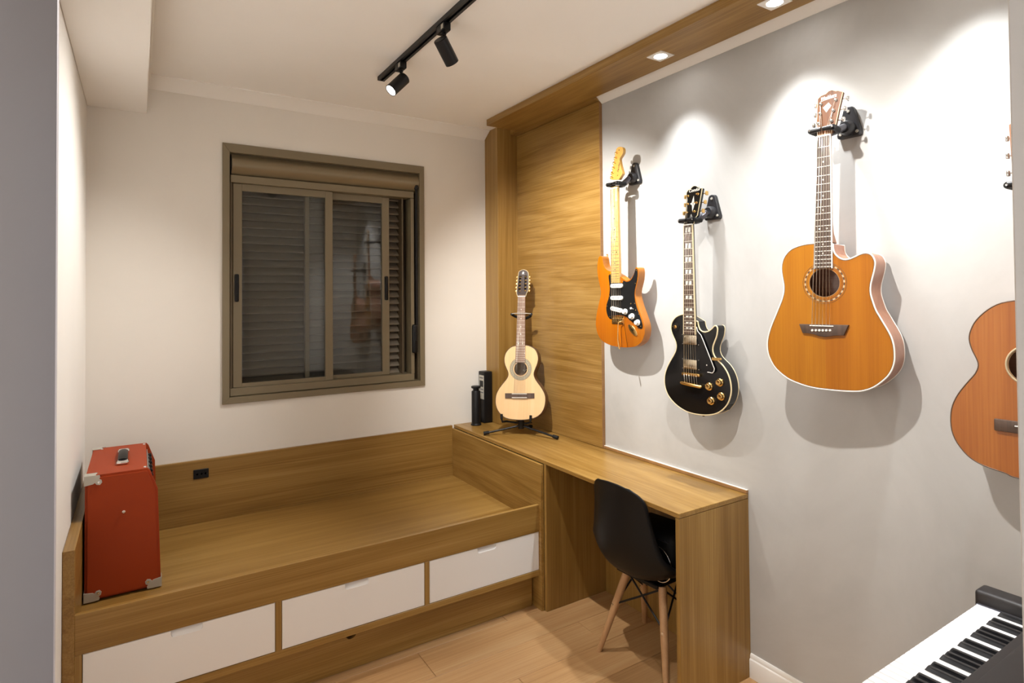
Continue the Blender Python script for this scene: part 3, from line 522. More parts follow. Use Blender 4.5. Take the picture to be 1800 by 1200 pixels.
# ================================================================== grey panel beside the camera
pn = thing('partition_panel', 'tall grey lacquered panel standing out from the white left wall', 'panel', (.06, -2.525, 0))
obj('leaf', box(.001, .126, -2.535, -2.517, .001, 2.499, bev=.0015, seg=2), 'panel', pn)
obj('wall_batten', box(.001, .02, -2.5165, -2.49, .001, 2.499), 'panel', pn)
# ================================================================== guitar amplifier
amp = thing('guitar_amplifier', 'orange-red vinyl guitar amplifier with metal corners on the daybed', 'amplifier', (.166, -.43, .432))
AX0, AX1, AY0, AY1, AZ0, AZ1 = .042, .290, -.690, -.185, .440, .908
prof = [(AX0, AZ0), (AX1, AZ0), (AX1 - .012, AZ1 - .085), (AX1 - .038, AZ1 - .010), (AX1 - .046, AZ1), (AX0, AZ1)]
for y0 in (AY0, AY1 - .018):
    b = bmesh.new(); A = [b.verts.new((p[0], y0, p[1])) for p in prof]; B = [b.verts.new((p[0], y0 + .018, p[1])) for p in prof]
    for i in range(6): b.faces.new((A[i], A[(i + 1) % 6], B[(i + 1) % 6], B[i]))
    b.faces.new(list(reversed(A))); b.faces.new(B)
    yo = y0 if y0 == AY0 else y0 + .018
    ee = [e for e in b.edges if all(abs(v.co.y - yo) < 1e-6 for v in e.verts)]
    bmesh.ops.bevel(b, geom=ee, offset=.009, segments=4, affect='EDGES')
    obj('side_panel', b, 'tolex', amp, ang=50)
yi0, yi1 = AY0 + .018, AY1 - .018
obj('top_panel', box(AX0 + .002, AX1 - .048, yi0, yi1, AZ1 - .018, AZ1 - .0004), 'tolex', amp)
obj('bottom_panel', box(AX0 + .002, AX1 - .006, yi0, yi1, AZ0, AZ0 + .018), 'tolex', amp)
obj('rear_panel', box(AX0 + .004, AX0 + .016, yi0, yi1, AZ0 + .018, AZ1 - .018), 'black', amp)
b = bmesh.new(); q = [(AX1 - .052, AZ1 - .010), (AX1 - .058, AZ1 - .014), (AX1 - .034, AZ1 - .088), (AX1 - .026, AZ1 - .086)]
A = [b.verts.new((p[0], yi0, p[1])) for p in q]; B = [b.verts.new((p[0], yi1, p[1])) for p in q]
for i in range(4): b.faces.new((A[i], A[(i + 1) % 4], B[(i + 1) % 4], B[i]))
b.faces.new(A); b.faces.new(list(reversed(B))); cp = obj('control_panel', b, 'black', amp)
for k in range(6):
    y = yi0 + .06 + k * .07; obj('knob', lathe([(.009, 0), (.008, .010), (0, .010)], (AX1 - .037, y, AZ1 - .045), (.95, 0, .31), 12), 'black', cp)
for k in range(3):
    z = AZ1 - .030 - k * .020; x = AX1 - .0445 + k * .0062; obj('panel_line', box(x, x + .0015, yi0 + .006, yi1 - .006, z, z + .003), 'bone', cp)
obj('grille', box(AX1 - .034, AX1 - .026, yi0, yi1, AZ0 + .018, AZ1 - .090), 'grillec', amp)
hy = (AY0 + AY1) / 2; hx = .158
b = bmesh.new(); add_tube(b, [(hx, hy - .085, AZ1 + .007), (hx, hy - .05, AZ1 + .015), (hx, hy, AZ1 + .017), (hx, hy + .05, AZ1 + .015), (hx, hy + .085, AZ1 + .007)], .010, 10)
xf(b, Matrix.Translation((hx, 0, AZ1)) @ Matrix.Diagonal((1.75, 1, 1, 1)) @ Matrix.Translation((-hx, 0, -AZ1)))
hd = obj('handle', b, 'black', amp)
for s in (-1, 1):
    b = bmesh.new(); add_box(b, hx - .021, hx + .021, hy + s * .104 - .030, hy + s * .104 + .030, AZ1 - .0003, AZ1 + .011, bev=.0075, seg=3); ec = obj('end_cap', b, 'chrome', hd)
def corner(x, y, z, sx, sy, sz):
    """pressed metal corner: an eared plate on the side and two wrapped over the edges"""
    t = .0022
    q = [(-.001, -.001), (.046, -.001), (.048, .008), (.044, .013), (.052, .018), (.054, .028), (.047, .036), (.037, .034), (.031, .026), (.026, .030), (-.001, .034)]
    b = prism([(x + sx * p, z + sz * r) for p, r in q], -y - (.0005 if sy > 0 else t + .0005), -y + (t + .0005 if sy > 0 else .0005)); xf(b, TO_XZ)
    add_box(b, min(x - sx * t, x + sx * .034), max(x - sx * t, x + sx * .034), min(y - sy * t, y + sy * .040), max(y - sy * t, y + sy * .040), min(z - sz * t, z - sz * .0002), max(z - sz * t, z - sz * .0002))
    add_box(b, min(x - sx * t, x - sx * .0002), max(x - sx * t, x - sx * .0002), min(y - sy * t, y + sy * .040), max(y - sy * t, y + sy * .040), min(z, z + sz * .034), max(z, z + sz * .034))
    c = obj('corner_protector', b, 'silver', amp)
    obj('screw', lathe([(.0045, 0), (.0045, .002), (0, .003)], (x + sx * .044, y - sy * t, z + sz * .026), (0, -sy, 0), 10), 'chrome', c)
corner(AX0, AY0, AZ1, 1, 1, -1); corner(AX0, AY0, AZ0, 1, 1, 1); corner(AX1, AY0, AZ0, -1, 1, 1); corner(AX0, AY1, AZ1, 1, -1, -1)
obj('strap_button', lathe([(.006, 0), (.006, .004), (.004, .006), (0, .006)], (.165, AY0, .755), (0, -1, 0), 12), 'chrome', amp)
for x, y in ((.075, -.655), (.235, -.655), (.075, -.22), (.235, -.22)): obj('top_screw', lathe([(.006, 0), (.005, .003), (0, .004)], (x, y, AZ1 - .0005), (0, 0, 1), 10), 'chrome', amp)
for x, y in ((.07, -.65), (.26, -.65), (.07, -.22), (.26, -.22)): obj('foot', lathe([(.014, 0), (.016, .0085), (0, .0085)], (x, y, .432), (0, 0, 1), 12), 'rubber', amp)
# ================================================================== black things in the corner of the desk
cn = thing('cable_tower', 'round black column with a flat cap at the window end of the desk', 'tower', (2.05, -.092, .75))
obj('column', lathe([(.034, .0005), (.034, .006), (.029, .012), (.0285, .215), (.026, .219)], (2.05, -.092, .75), (0, 0, 1), 28), 'black', cn)
obj('neck', lathe([(.019, .219), (.019, .236)], (2.05, -.092, .75), (0, 0, 1), 24), 'blackm', cn)
obj('cap', lathe([(.027, .236), (.031, .239), (.031, .247), (.028, .250), (0, .250)], (2.05, -.092, .75), (0, 0, 1), 28), 'black', cn)
tw = thing('tower_device', 'tall slim black box with a silver panel behind the round column', 'device', (2.14, -.055, .75))
obj('case', box(2.113, 2.176, -.088, -.012, .7505, 1.084, bev=.006, seg=3), 'black', tw)
obj('face_plate', box(2.1115, 2.1135, -.086, -.024, .905, 1.060, bev=.0008), 'silver', tw)
obj('display', box(2.1105, 2.1120, -.078, -.034, .985, 1.025), 'black', tw)
for z in (1.040, .965, .945): obj('button_row', box(2.1105, 2.1120, -.078, -.034, z, z + .007), 'grey', tw)
# ================================================================== chair
ch = thing('dining_chair', 'black moulded shell chair on tapered wooden legs at the desk', 'chair', mat=Matrix.Translation((2.10, -1.558, 0)) @ Matrix.Rotation(math.radians(3), 4, 'Z'), local=True)
rows = [(.205, .372, .165, 0, .000), (.198, .398, .195, 0, .010), (.14, .406, .220, 0, .035), (.05, .398, .230, 0, .055), (-.05, .388, .233, .005, .078), (-.120, .394, .231, .02, .092),
        (-.172, .430, .206, .040, .085), (-.196, .500, .188, .052, .055), (-.205, .590, .172, .050, .022), (-.211, .685, .156, .044, .000), (-.217, .750, .146, .038, -.010), (-.223, .786, .118, .024, -.013), (-.225, .797, .088, .016, -.010)]
R2 = smooth([Vector((r[0], r[1], 0)) for r in rows], 3, False); H2 = smooth([Vector((r[2], r[3], r[4])) for r in rows], 3, False)
b = bmesh.new(); NT = 20; grid = []
for P, Hh in zip(R2, H2):
    line = []
    for k in range(NT + 1):
        t = -1 + 2 * k / NT; c = abs(t) ** 2.3; line.append(b.verts.new((P.x + Hh.y * c, Hh.x * math.copysign(abs(t) ** .92, t), P.y + Hh.z * c)))
    grid.append(line)
for i in range(len(grid) - 1):
    for k in range(NT): b.faces.new((grid[i][k], grid[i][k + 1], grid[i + 1][k + 1], grid[i + 1][k]))
shl = obj('seat_shell', b, 'shell', ch, ang=80); md = shl.modifiers.new('thickness', 'SOLIDIFY'); md.thickness = .009; md.offset = 0
LT = [(-.056, .072, .366), (-.056, -.122, .366), (.075, .10, .372), (.075, -.10, .372)]; LB = [(-.150, .162, 0.001), (-.150, -.216, 0.001), (.188, .200, 0.001), (.188, -.200, 0.001)]
for a, c in zip(LT, LB):
    lg = obj('leg', tube([a, Vector(a).lerp(Vector(c), .4), c], [.0175, .017, .0115], 14), 'legw', ch)
    p = Vector(a).lerp(Vector(c), .42); s = 1 if a[1] > 0 else -1
    obj('bolt', lathe([(.006, 0), (.006, .003), (0, .004)], p + Vector((-.016, s * .004, 0)), (-1, s * .2, 0), 10), 'chrome', lg)
b = bmesh.new(); mid = [Vector(a).lerp(Vector(c), .42) for a, c in zip(LT, LB)]
for i, j in ((0, 1), (2, 3), (0, 2), (1, 3)):
    top = Vector(LT[j]) + Vector((0, 0, -.01)); add_tube(b, [mid[i], top], .0042, 8); top = Vector(LT[i]) + Vector((0, 0, -.01)); add_tube(b, [mid[j], top], .0042, 8)
obj('wire_brace', b, 'blackm', ch)
b = bmesh.new(); add_box(b, -.085, .11, -.115, .115, .356, .376, bev=.004); obj('mount', b, 'black', ch)
# ================================================================== bag on the chair
sp = thing('bag', 'black bag with a silver ring lying on the chair seat under the desk', 'bag', (2.13, -1.60, .41))
b = bmesh.new(); add_box(b, 2.028, 2.235, -1.762, -1.430, .418, .592, bev=.034, seg=4)
for v in b.verts: v.co.z -= .020 * max(0, (v.co.y + 1.60)) / .17 if v.co.z > .5 else 0
obj('body', b, 'rubber', sp, ang=80)
obj('silver_ring', tube([(2.0265 - .004, -1.688 + .070 * math.cos(2 * PI * k / 40), .470 + .070 * math.sin(2 * PI * k / 40)) for k in range(40)], .0028, 8, True), 'chrome', sp, ang=80)
obj('ring_stud', lathe([(.006, 0), (.005, .006), (0, .007)], (2.029, -1.70, .478), (-1, 0, 0), 12), 'chrome', sp)
obj('zip', tube([(2.0262, -1.45, .560), (2.0262, -1.60, .566), (2.0262, -1.74, .570)], .0022, 6), 'grey', sp, ang=80)
# ================================================================== digital piano
PX0, PX1 = .80, 2.185
pi = thing('digital_piano', 'black digital piano standing between the door and the guitar wall', 'piano', (1.49, -2.9, 0))
KX1 = 2.112; kw = .0235
obj('key_bed', box(PX0 + .06, KX1 + .004, -3.04, -2.748, .690, .722), 'piano', pi)
obj('key_slip', box(PX0 + .06, KX1 + .004, -2.750, -2.742, .690, .706, bev=.002), 'piano', pi)
bm = bmesh.new(); add_box(bm, PX0 + .06, KX1 + .004, -3.04, -2.888, .722, .775, bev=.006, seg=2); obj('console', bm, 'piano', pi)
obj('console_ridge', box(PX0 + .06, KX1 + .004, -3.04, -2.915, .7752, .790, bev=.004, seg=2), 'piano', pi)
for x0, x1 in ((KX1 + .012, PX1), (PX0, PX0 + .05)): obj('end_cheek', box(x0, x1, -3.04, -2.742, .690, .774, bev=.010, seg=3), 'piano', pi)
obj('end_strip', box(KX1 + .001, KX1 + .0125, -2.890, -2.750, .722, .741, bev=.001), 'grey', pi)
kd = bd = None
for k in range(52):
    x = KX1 - kw * (k + 1)
    if kd is None: o = obj('white_key', box(.0005, kw - .0005, -2.900, -2.753, .7222, .742, bev=.0016, seg=2), 'keyw', pi); kd = o.data
    else: o = obj('white_key', kd, None, pi)
    o.location.x += x
    n = (k + 5) % 7        # counted from the bass end: A B | C D E F G A B ...
    if k < 51 and n in (5, 0, 1, 3, 4):
        if bd is None:
            b = bmesh.new(); vs_ = [b.verts.new(p) for p in ((-.0058, -2.900, .742), (.0058, -2.900, .742), (.0058, -2.806, .742), (-.0058, -2.806, .742), (-.0045, -2.900, .7535), (.0045, -2.900, .7535), (.0045, -2.8125, .7535), (-.0045, -2.8125, .7535))]
            for f in ((3, 2, 1, 0), (4, 5, 6, 7), (0, 1, 5, 4), (1, 2, 6, 5), (2, 3, 7, 6), (3, 0, 4, 7)): b.faces.new([vs_[i] for i in f])
            bmesh.ops.bevel(b, geom=list(b.edges), offset=.0008, segments=2, affect='EDGES'); o = obj('black_key', b, 'keyb', pi); bd = o.data
        else: o = obj('black_key', bd, None, pi)
        o.location.x += x
for x in (PX0 + .02, PX1 - .045): obj('stand_panel', box(x, x + .022, -3.00, -2.78, .001, .690, bev=.002), 'piano', pi)
obj('stand_rail', box(PX0 + .042, PX1 - .045, -2.99, -2.975, .25, .45, bev=.002), 'piano', pi)
# ================================================================== guitars
def tr(k): return [(a / 1000, b / 1000) for a, b in TR[k]]
def frame_m(O, a, tau=0.):
    wh = Vector((-math.cos(a), -math.sin(a), 0)); u = Vector((math.sin(a), -math.cos(a), 0)); z = Vector((0, 0, 1))
    v = z * math.cos(tau) - wh * math.sin(tau); w_ = wh * math.cos(tau) + z * math.sin(tau)
    return Matrix(((u.x, v.x, w_.x, O[0]), (u.y, v.y, w_.y, O[1]), (u.z, v.z, w_.z, O[2]), (0, 0, 0, 1)))
def outline(k, n=3):
    P = [Vector((a, b, 0)) for a, b in tr(k)]; s = smooth(P, n, False); return [(p.x, p.y) for p in s]
def circle(c, rx, ry=None, n=36): ry = ry or rx; return [(c[0] + rx * math.cos(2 * PI * k / n), c[1] + ry * math.sin(2 * PI * k / n)) for k in range(n)]
def inset(pts, d):
    n = len(pts); out = []
    area = sum(pts[i][0] * pts[(i + 1) % n][1] - pts[(i + 1) % n][0] * pts[i][1] for i in range(n)); s = 1 if area > 0 else -1
    for i in range(n):
        a, b = Vector(pts[i - 1]), Vector(pts[(i + 1) % n]); t = (b - a).normalized(); out.append((pts[i][0] - t.y * d * s, pts[i][1] + t.x * d * s))
    return out
def binding(g, name, pts, z, r, mat): return obj(name, tube([(p[0], p[1], z) for p in pts], r, 8, True), mat, g, ang=60)
def quad_prism(a, b, c, d, z0, z1, bev=0): return prism([a, b, c, d], z0, z1, bev=bev, seg=1)
def neck_parts(g, nk, v_end, zb, board, neckmat, depth, bind=None, heel=0., heel_depth=0.):
    """nk: nut left, nut right, end left, end right; the fingerboard ends at v_end, the neck itself at the body"""
    (nl, nr, el, er) = nk; vt = (nl[1] + nr[1]) / 2; ve = (el[1] + er[1]) / 2
    L = lambda v: (nl[0] + (el[0] - nl[0]) * (vt - v) / (vt - ve), nr[0] + (er[0] - nr[0]) * (vt - v) / (vt - ve))
    fb = obj('fingerboard', quad_prism((el[0], ve), (er[0], ve), (nr[0], vt), (nl[0], vt), zb, zb + .006, bev=.0008), board, g)
    if bind:
        b = bmesh.new()
        for s in (0, 1):
            e, t = (el, nl) if s == 0 else (er, nr); k = .0022 * (1 if s == 0 else -1)
            add_prism(b, [(e[0] - k * .25, ve), (e[0] + k, ve), (t[0] + k, vt), (t[0] - k * .25, vt)], zb - .0005, zb + .0066)
        obj('board_binding', b, bind, g)
    # rounded back of the neck
    b = bmesh.new(); rings = []; n = 10
    st = [vt + .012, vt, vt - .1, heel + .07, heel + .03, heel] if heel else [vt + .012, vt, ve]
    dp = [depth * .8, depth, depth * 1.05, depth * 1.15, heel_depth * .55 if heel_depth else depth * 1.2, heel_depth or depth * 1.25] if heel else [depth * .8, depth, depth * 1.2]
    for v, d in zip(st, dp):
        x0, x1 = L(min(v, vt)); cx = (x0 + x1) / 2; hw = (x1 - x0) / 2
        rings.append([b.verts.new((cx - hw * math.cos(PI * k / n), v, zb - d * math.sin(PI * k / n) ** .8)) for k in range(n + 1)])
    for i in range(len(rings) - 1):
        for k in range(n): b.faces.new((rings[i][k], rings[i][k + 1], rings[i + 1][k + 1], rings[i + 1][k]))
        b.faces.new((rings[i][n], rings[i][0], rings[i + 1][0], rings[i + 1][n]))
    b.faces.new(rings[0]); b.faces.new(list(reversed(rings[-1])))
    obj('neck', b, neckmat, g, ang=50)
    return L, vt, ve
def frets(g, L, vt, scale, ve, z, mat, w_=.0011):
    b = bmesh.new(); k = 1
    while k < 25:
        v = vt - scale * (1 - 2 ** (-k / 12))
        if v < ve + .004: break
        x0, x1 = L(v); add_box(b, x0 + .0006, x1 - .0006, v - w_, v + w_, z, z + .0011); k += 1
    o = obj('frets', b, mat, g, flat=True); o['kind'] = 'stuff'
def fret_mid(vt, scale, k): return vt - scale * (1 - (2 ** (-(k - 1) / 12) + 2 ** (-k / 12)) / 2)
def dots(g, L, vt, scale, z, mat, ks=(3, 5, 7, 9, 12, 15, 17), r=.0032):
    for k in ks:
        v = fret_mid(vt, scale, k); x0, x1 = L(v); c = (x0 + x1) / 2; hw = (x1 - x0)
        for x in ((c,) if k != 12 else (c - hw * .22, c + hw * .22)): obj('fret_marker', lathe([(r, 0), (r, .0004), (0, .0004)], (x, v, z), (0, 0, 1), 10), mat, g)
def strings(g, p0s, p1s, z0, z1, n, r=(.0009, .0004), mat='steel'):
    for k in range(n):
        t = k / (n - 1); a = Vector(p0s[0]).lerp(Vector(p0s[1]), t); c = Vector(p1s[0]).lerp(Vector(p1s[1]), t)
        obj('string', tube([(a.x, a.y, z0), (c.x, c.y, z1)], r[0] + (r[1] - r[0]) * t, 5), mat, g, ang=90)
def tuner(g, x, v, z, side, mat, btn, reach, zb=-.012, s=1.):
    b = bmesh.new(); add_lathe(b, [(.0052 * s, 0), (.0052 * s, .002), (.0034 * s, .003), (.003 * s, .011), (.0036 * s, .012), (0, .0125)], (x, v, z), (0, 0, 1), 12)
    add_tube(b, [(x, v, zb), (x + side * reach, v, zb)], .0022, 8); o = obj('tuning_peg', b, mat, g)
    bx = x + side * reach; b = bmesh.new(); add_box(b, bx - .004, bx + .004, v - .0085 * s, v + .0085 * s, zb - .008 * s, zb + .008 * s, bev=.0034, seg=3); obj('button', b, btn, o)
def screw(g, x, v, z, r=.003, mat='gold'): obj('screw', lathe([(r, 0), (r * .8, .0012), (0, .0016)], (x, v, z), (0, 0, 1), 10), mat, g)
# ---------------------------------------------------------------- amber solid-body electric
g = thing('electric_guitar', 'amber double-cutaway electric guitar with black pickguard hanging beside the oak panel', 'guitar', mat=frame_m((2.233, -1.234, 1.454), .03), local=True)
ol = outline('s_body', 3)
obj('body', prism(ol, -.045, 0, bev=.006, top=0, side=1), ['strat', 'stratside'], g, ang=30)
obj('pickguard', prism(outline('s_guard', 2), .0002, .0026, bev=.0008, seg=1), 'black', g)
for a, c in tr('s_screws'): screw(g, a, c, .0024, .0028)
P = tr('s_pts')
for i in range(3):
    rot = Matrix.Translation((P[i][0], P[i][1], 0)) @ Matrix.Rotation(-.17 if i == 2 else 0, 4, 'Z')
    q = [(-.041, -.004), (-.034, -.0105), (.034, -.0105), (.041, -.004), (.041, .004), (.034, .0105), (-.034, .0105), (-.041, .004)]
    pk = obj('pickup', xf(prism(q, .002, .011, bev=.002), rot), 'whitep', g)
    b = bmesh.new()
    for k in range(6): add_lathe(b, [(.0024, 0), (.0024, .0008), (0, .0008)], (-.026 + k * .0104, 0, .0108), (0, 0, 1), 8)
    obj('pole_pieces', xf(b, rot), 'grey', pk)
for i in (3, 4, 5): obj('knob', lathe([(.0145, 0), (.0145, .004), (.0105, .006), (.0095, .017), (0, .018)], (P[i][0], P[i][1], .0026), (0, 0, 1), 24), 'whitep', g)
b = bmesh.new(); add_tube(b, [(P[6][0], P[6][1], .002), (P[6][0] + .002, P[6][1] + .004, .018)], .002, 8); add_lathe(b, [(0, -.005), (.005, -.003), (.005, .003), (0, .006)], (P[6][0] + .002, P[6][1] + .004, .020), (0, 0, 1), 12); obj('selector_switch', b, 'whitep', g)
br = obj('bridge', box(-.041, .043, -.021, .019, .0004, .004, bev=.001), 'gold', g)
for k in range(6): obj('saddle', box(-.036 + k * .0130, -.0255 + k * .0130, -.014, .010, .004, .009, bev=.0012), 'gold', br)
obj('tremolo_arm', tube([(.038, -.004, .004), (.036, -.006, .016), (.022, -.012, .020), (.0216, -.0300, .022), (.0232, -.095, .026), (.029, -.118, .028), (.0343, -.1407, .026)], [.0026, .0026, .0026, .0026, .0028, .0030, .0040], 10), 'gold', g, ang=60)
jm = Matrix.Translation((P[8][0], P[8][1], 0)) @ Matrix.Rotation(-.72, 4, 'Z')
jp = obj('jack_plate', xf(prism([(.038 * math.cos(t) * (1 if math.cos(t) > 0 else 1), .0155 * math.sin(t)) for t in [2 * PI * k / 28 for k in range(28)]], .0003, .004, bev=.003), jm), 'gold', g)
obj('jack', lathe([(.006, 0), (.006, .003), (.004, .003), (.004, -.001), (0, -.001)], (P[8][0], P[8][1] + .003, .0035), (0, 0, 1), 14), 'black', jp)
nk = [(-.0345, .6575), (.0150, .6575), (-.0385, .185), (.0215, .185)]
L, vt, ve = neck_parts(g, nk, .185, .004, 'maplen', 'maplen', .020)
frets(g, L, vt, .660, ve, .010, 'grey', .0007); dots(g, L, vt, .660, .0100, 'black')
hd = outline('s_head', 3); obj('headstock', prism(hd, -.014, .0035, bev=.0012, seg=2), 'maple', g)
obj('nut', box(-.0345, .0150, .6575, .6625, .004, .0125), 'bone', g)
for a, c in tr('s_tun'): tuner(g, a + .004, c, .0035, -1, 'gold', 'gold', .020, -.006, .9)
screw(g, .0235, .846, .0035, .003, 'black'); screw(g, .012, .722, .0035, .003, 'gold')
t = text_mesh('Fender', .017, .0002, .35, .0002); xf(t, Matrix.Translation((.018, .735, .0036)) @ Matrix.Rotation(math.radians(76), 4, 'Z')); obj('logo', t, 'darkhead', g, flat=True)
strings(g, [(-.031, .66), (.011, .66)], [(-.032, .004), (.033, .004)], .0125, .012, 6)
b = lathe([(.006, 0), (.004, .004), (.004, .008), (.006, .011), (0, .012)], (P[14][0], P[14][1] - .008, -.022), (0, 1, 0), 14); obj('strap_button', b, 'gold', g)
# ---------------------------------------------------------------- black single-cutaway electric
g = thing('electric_guitar', 'black single-cutaway electric guitar with cream binding and gold knobs', 'guitar', mat=frame_m((2.233, -1.694, 1.234), .05), local=True)
ol = outline('l_body', 3)
obj('body', prism(ol, -.052, 0, bev=.003, top=0, side=0), ['gloss'], g, ang=30)
binding(g, 'binding', inset(ol, .0012), -.0018, .0030, 'cream'); binding(g, 'binding', inset(ol, .0012), -.0505, .0028, 'cream')
P = tr('l_pts')
pg = outline('l_guard', 1); obj('pickguard', prism(pg, .010, .0125, bev=.0006, seg=1), 'gloss', g)
q = tr('l_guard'); obj('pickguard_edge', tube([(q[i][0], q[i][1], .0115) for i in (0, 1, 2, 3, 4, 5, 6, 7)], .0016, 8), 'bone', g, ang=70)
for i in (0, 1):
    cx, cv = P[i]; rg = obj('pickup_ring', box(cx - .046, cx + .046, cv - .024, cv + .024, .0003, .007, bev=.002), 'black', g)
    pk = obj('pickup', box(cx - .0355, cx + .0355, cv - .0205, cv + .0205, .007, .013, bev=.002, seg=2), 'nick', g)
    b = bmesh.new()
    for k in range(6): add_lathe(b, [(.0026, 0), (.0026, .0008), (0, .0008)], (cx - .0255 + k * .0102, cv + (.012 if i == 0 else -.012), .0128), (0, 0, 1), 8)
    obj('pole_pieces', b, 'steel', pk)
    for sx in (-1, 1):
        for sv in (-1, 1): screw(rg, cx + sx * .042, cv + sv * .020, .007, .0022, 'chrome')
cx, cv = P[2]; br = obj('bridge', box(cx - .047, cx + .047, cv - .0065, cv + .0065, .006, .0145, bev=.003, seg=2), 'gold', g)
for k in range(6): obj('saddle', box(cx - .034 + k * .0125, cx - .0255 + k * .0125, cv - .005, cv + .005, .0145, .0175, bev=.001), 'gold', br)
for s in (-1, 1): obj('post', lathe([(.0055, 0), (.0055, .007)], (cx + s * .041, cv, .0002), (0, 0, 1), 12), 'gold', br)
cx, cv = P[3]; tp = obj('tailpiece', tube([(cx - .052, cv + .0035, .014), (cx - .044, cv + .003, .016), (cx, cv, .017), (cx + .044, cv - .003, .016), (cx + .052, cv - .0035, .014)], [.006, .0075, .0078, .0075, .006], 12), 'gold', g, ang=60)
for s in (-1, 1): obj('post', lathe([(.007, 0), (.007, .012)], (cx + s * .046, cv - s * .003, .0002), (0, 0, 1), 12), 'gold', tp)
for i in (4, 5, 6, 7): obj('knob', lathe([(.017, 0), (.0165, .006), (.0125, .009), (.0115, .017), (.009, .0185), (0, .0175)], (P[i][0], P[i][1], .0005), (0, 0, 1), 28), 'gold', g)
cx, cv = P[8]; b = bmesh.new(); add_lathe(b, [(.017, 0), (.017, .002), (0, .002)], (cx, cv, .0003), (0, 0, 1), 24); tg = obj('toggle_plate', b, 'black', g)
b = bmesh.new(); add_lathe(b, [(.008, 0), (.008, .005), (.004, .006)], (cx, cv, .0023), (0, 0, 1), 16); add_tube(b, [(cx, cv, .007), (cx - .003, cv + .002, .020)], .0026, 8); obj('toggle', b, 'gold', tg)
cx, cv = P[9]; b = bmesh.new(); add_box(b, cx - .019, cx + .012, cv - .006, cv + .006, .006, .0085, bev=.001); add_box(b, cx + .010, cx + .022, cv - .004, cv + .006, -.004, .008, bev=.002); obj('guard_bracket', b, 'gold', g)
screw(g, P[11][0], P[11][1], .0125, .003, 'silver')
nk = [(-.0245, .6440), (.0215, .6440), (-.0330, .171), (.0300, .171)]
L, vt, ve = neck_parts(g, nk, .171, .006, 'rose', 'gloss', .021, bind='cream')
frets(g, L, vt, .640, ve, .012, 'steel')
for i, (a, c) in enumerate(tr('l_inl')):
    x0, x1 = L(c); m = (x0 + x1) / 2; hw = (x1 - x0) * (.29 if i < 7 else .27); hh = (.0105, .0105, .0095, .0085, .0080, .0072, .0062, .0032, .0030, .0028)[i]
    inl = obj('inlay', quad_prism((m - hw, c - hh), (m + hw, c - hh), (m + hw, c + hh), (m - hw, c + hh), .0120, .01235), 'pearl', g)
    obj('inlay_core', quad_prism((m - hw * .42, c - hh), (m + hw * .10, c - hh), (m + hw * .42, c + hh), (m - hw * .10, c + hh), .0123, .0126), 'greypearl', inl)
hd = tr('l_head'); obj('headstock', prism(hd, -.013, .004, bev=.0008, seg=1), 'gloss', g)
binding(g, 'headstock_binding', hd, .0030, .0017, 'cream')
for i, (a, c) in enumerate(tr('l_tun')): tuner(g, a, c, .0042, -1 if i < 3 else 1, 'gold', 'gold', .024 if i < 3 else .034, -.009, 1.05)
d = tr('l_dia'); c0 = ((d[0][0] + d[2][0]) / 2, (d[0][1] + d[2][1]) / 2)
b = bmesh.new(); gp = .0012
add_prism(b, [d[0], (c0[0] + .006, c0[1] + .008), (c0[0] + gp, c0[1] + gp), (c0[0] - .007, c0[1] + .006)], .0042, .0047); add_prism(b, [d[1], (c0[0] + .005, c0[1] - .009), (c0[0] + gp, c0[1] - gp * .2), (c0[0] + .007, c0[1] + .005)], .0042, .0047)
add_prism(b, [d[2], (c0[0] - .006, c0[1] - .007), (c0[0] - gp, c0[1] - gp), (c0[0] + .005, c0[1] - .011)], .0042, .0047); add_prism(b, [d[3], (c0[0] - .006, c0[1] + .005), (c0[0] - gp, c0[1]), (c0[0] - .006, c0[1] - .006)], .0042, .0047)
obj('diamond_inlay', b, 'pearl', g, flat=True)
obj('truss_cover', prism([(.005, .672), (.017, .672), (.0125, .690), (.0105, .690)], .0042, .0055), 'black', g)
binding(g, 'truss_cover_edge', [(.005, .672), (.017, .672), (.0125, .690), (.0105, .690)], .0052, .0008, 'bone')
t = text_mesh('Condor', .0185, .0002, .25, .0005); xf(t, Matrix.Translation((.000, .7860, .0044)) @ Matrix.Rotation(math.radians(2), 4, 'Z') @ Matrix.Diagonal((1.0, 1, 1, 1))); obj('logo', t, 'pearl', g, flat=True)
obj('nut', box(-.0245, .0215, .644, .6485, .006, .0145), 'bone', g)
strings(g, [(-.020, .646), (.017, .646)], [(P[2][0] - .030, P[2][1]), (P[2][0] + .033, P[2][1])], .0145, .0178, 6)
strings(g, [(P[2][0] - .030, P[2][1]), (P[2][0] + .033, P[2][1])], [(P[3][0] - .030, P[3][1]), (P[3][0] + .033, P[3][1])], .0178, .0165, 6)
tn = tr('l_tun')
for i, s in enumerate((-.020, -.0126, -.0052)): obj('string', tube([(s, .647, .0145), (tn[2 - i][0], tn[2 - i][1], .012)], .0007, 5), 'steel', g, ang=90)
obj('strap_button', lathe([(.006, 0), (.004, .004), (.004, .008), (.006, .011), (0, .012)], (.038, -.168, -.026), (0, -1, 0), 14), 'gold', g)
jp = min((p for p in ol if p[0] > .1), key=lambda p: abs(p[1] + .125)); tg_ = math.atan2(.030, -.022)
obj('jack_plate', xf(box(-.016, .016, -.002, .0015, -.044, -.010, bev=.001), Matrix.Translation((jp[0], jp[1], 0)) @ Matrix.Rotation(math.radians(52), 4, 'Z')), 'black', g)
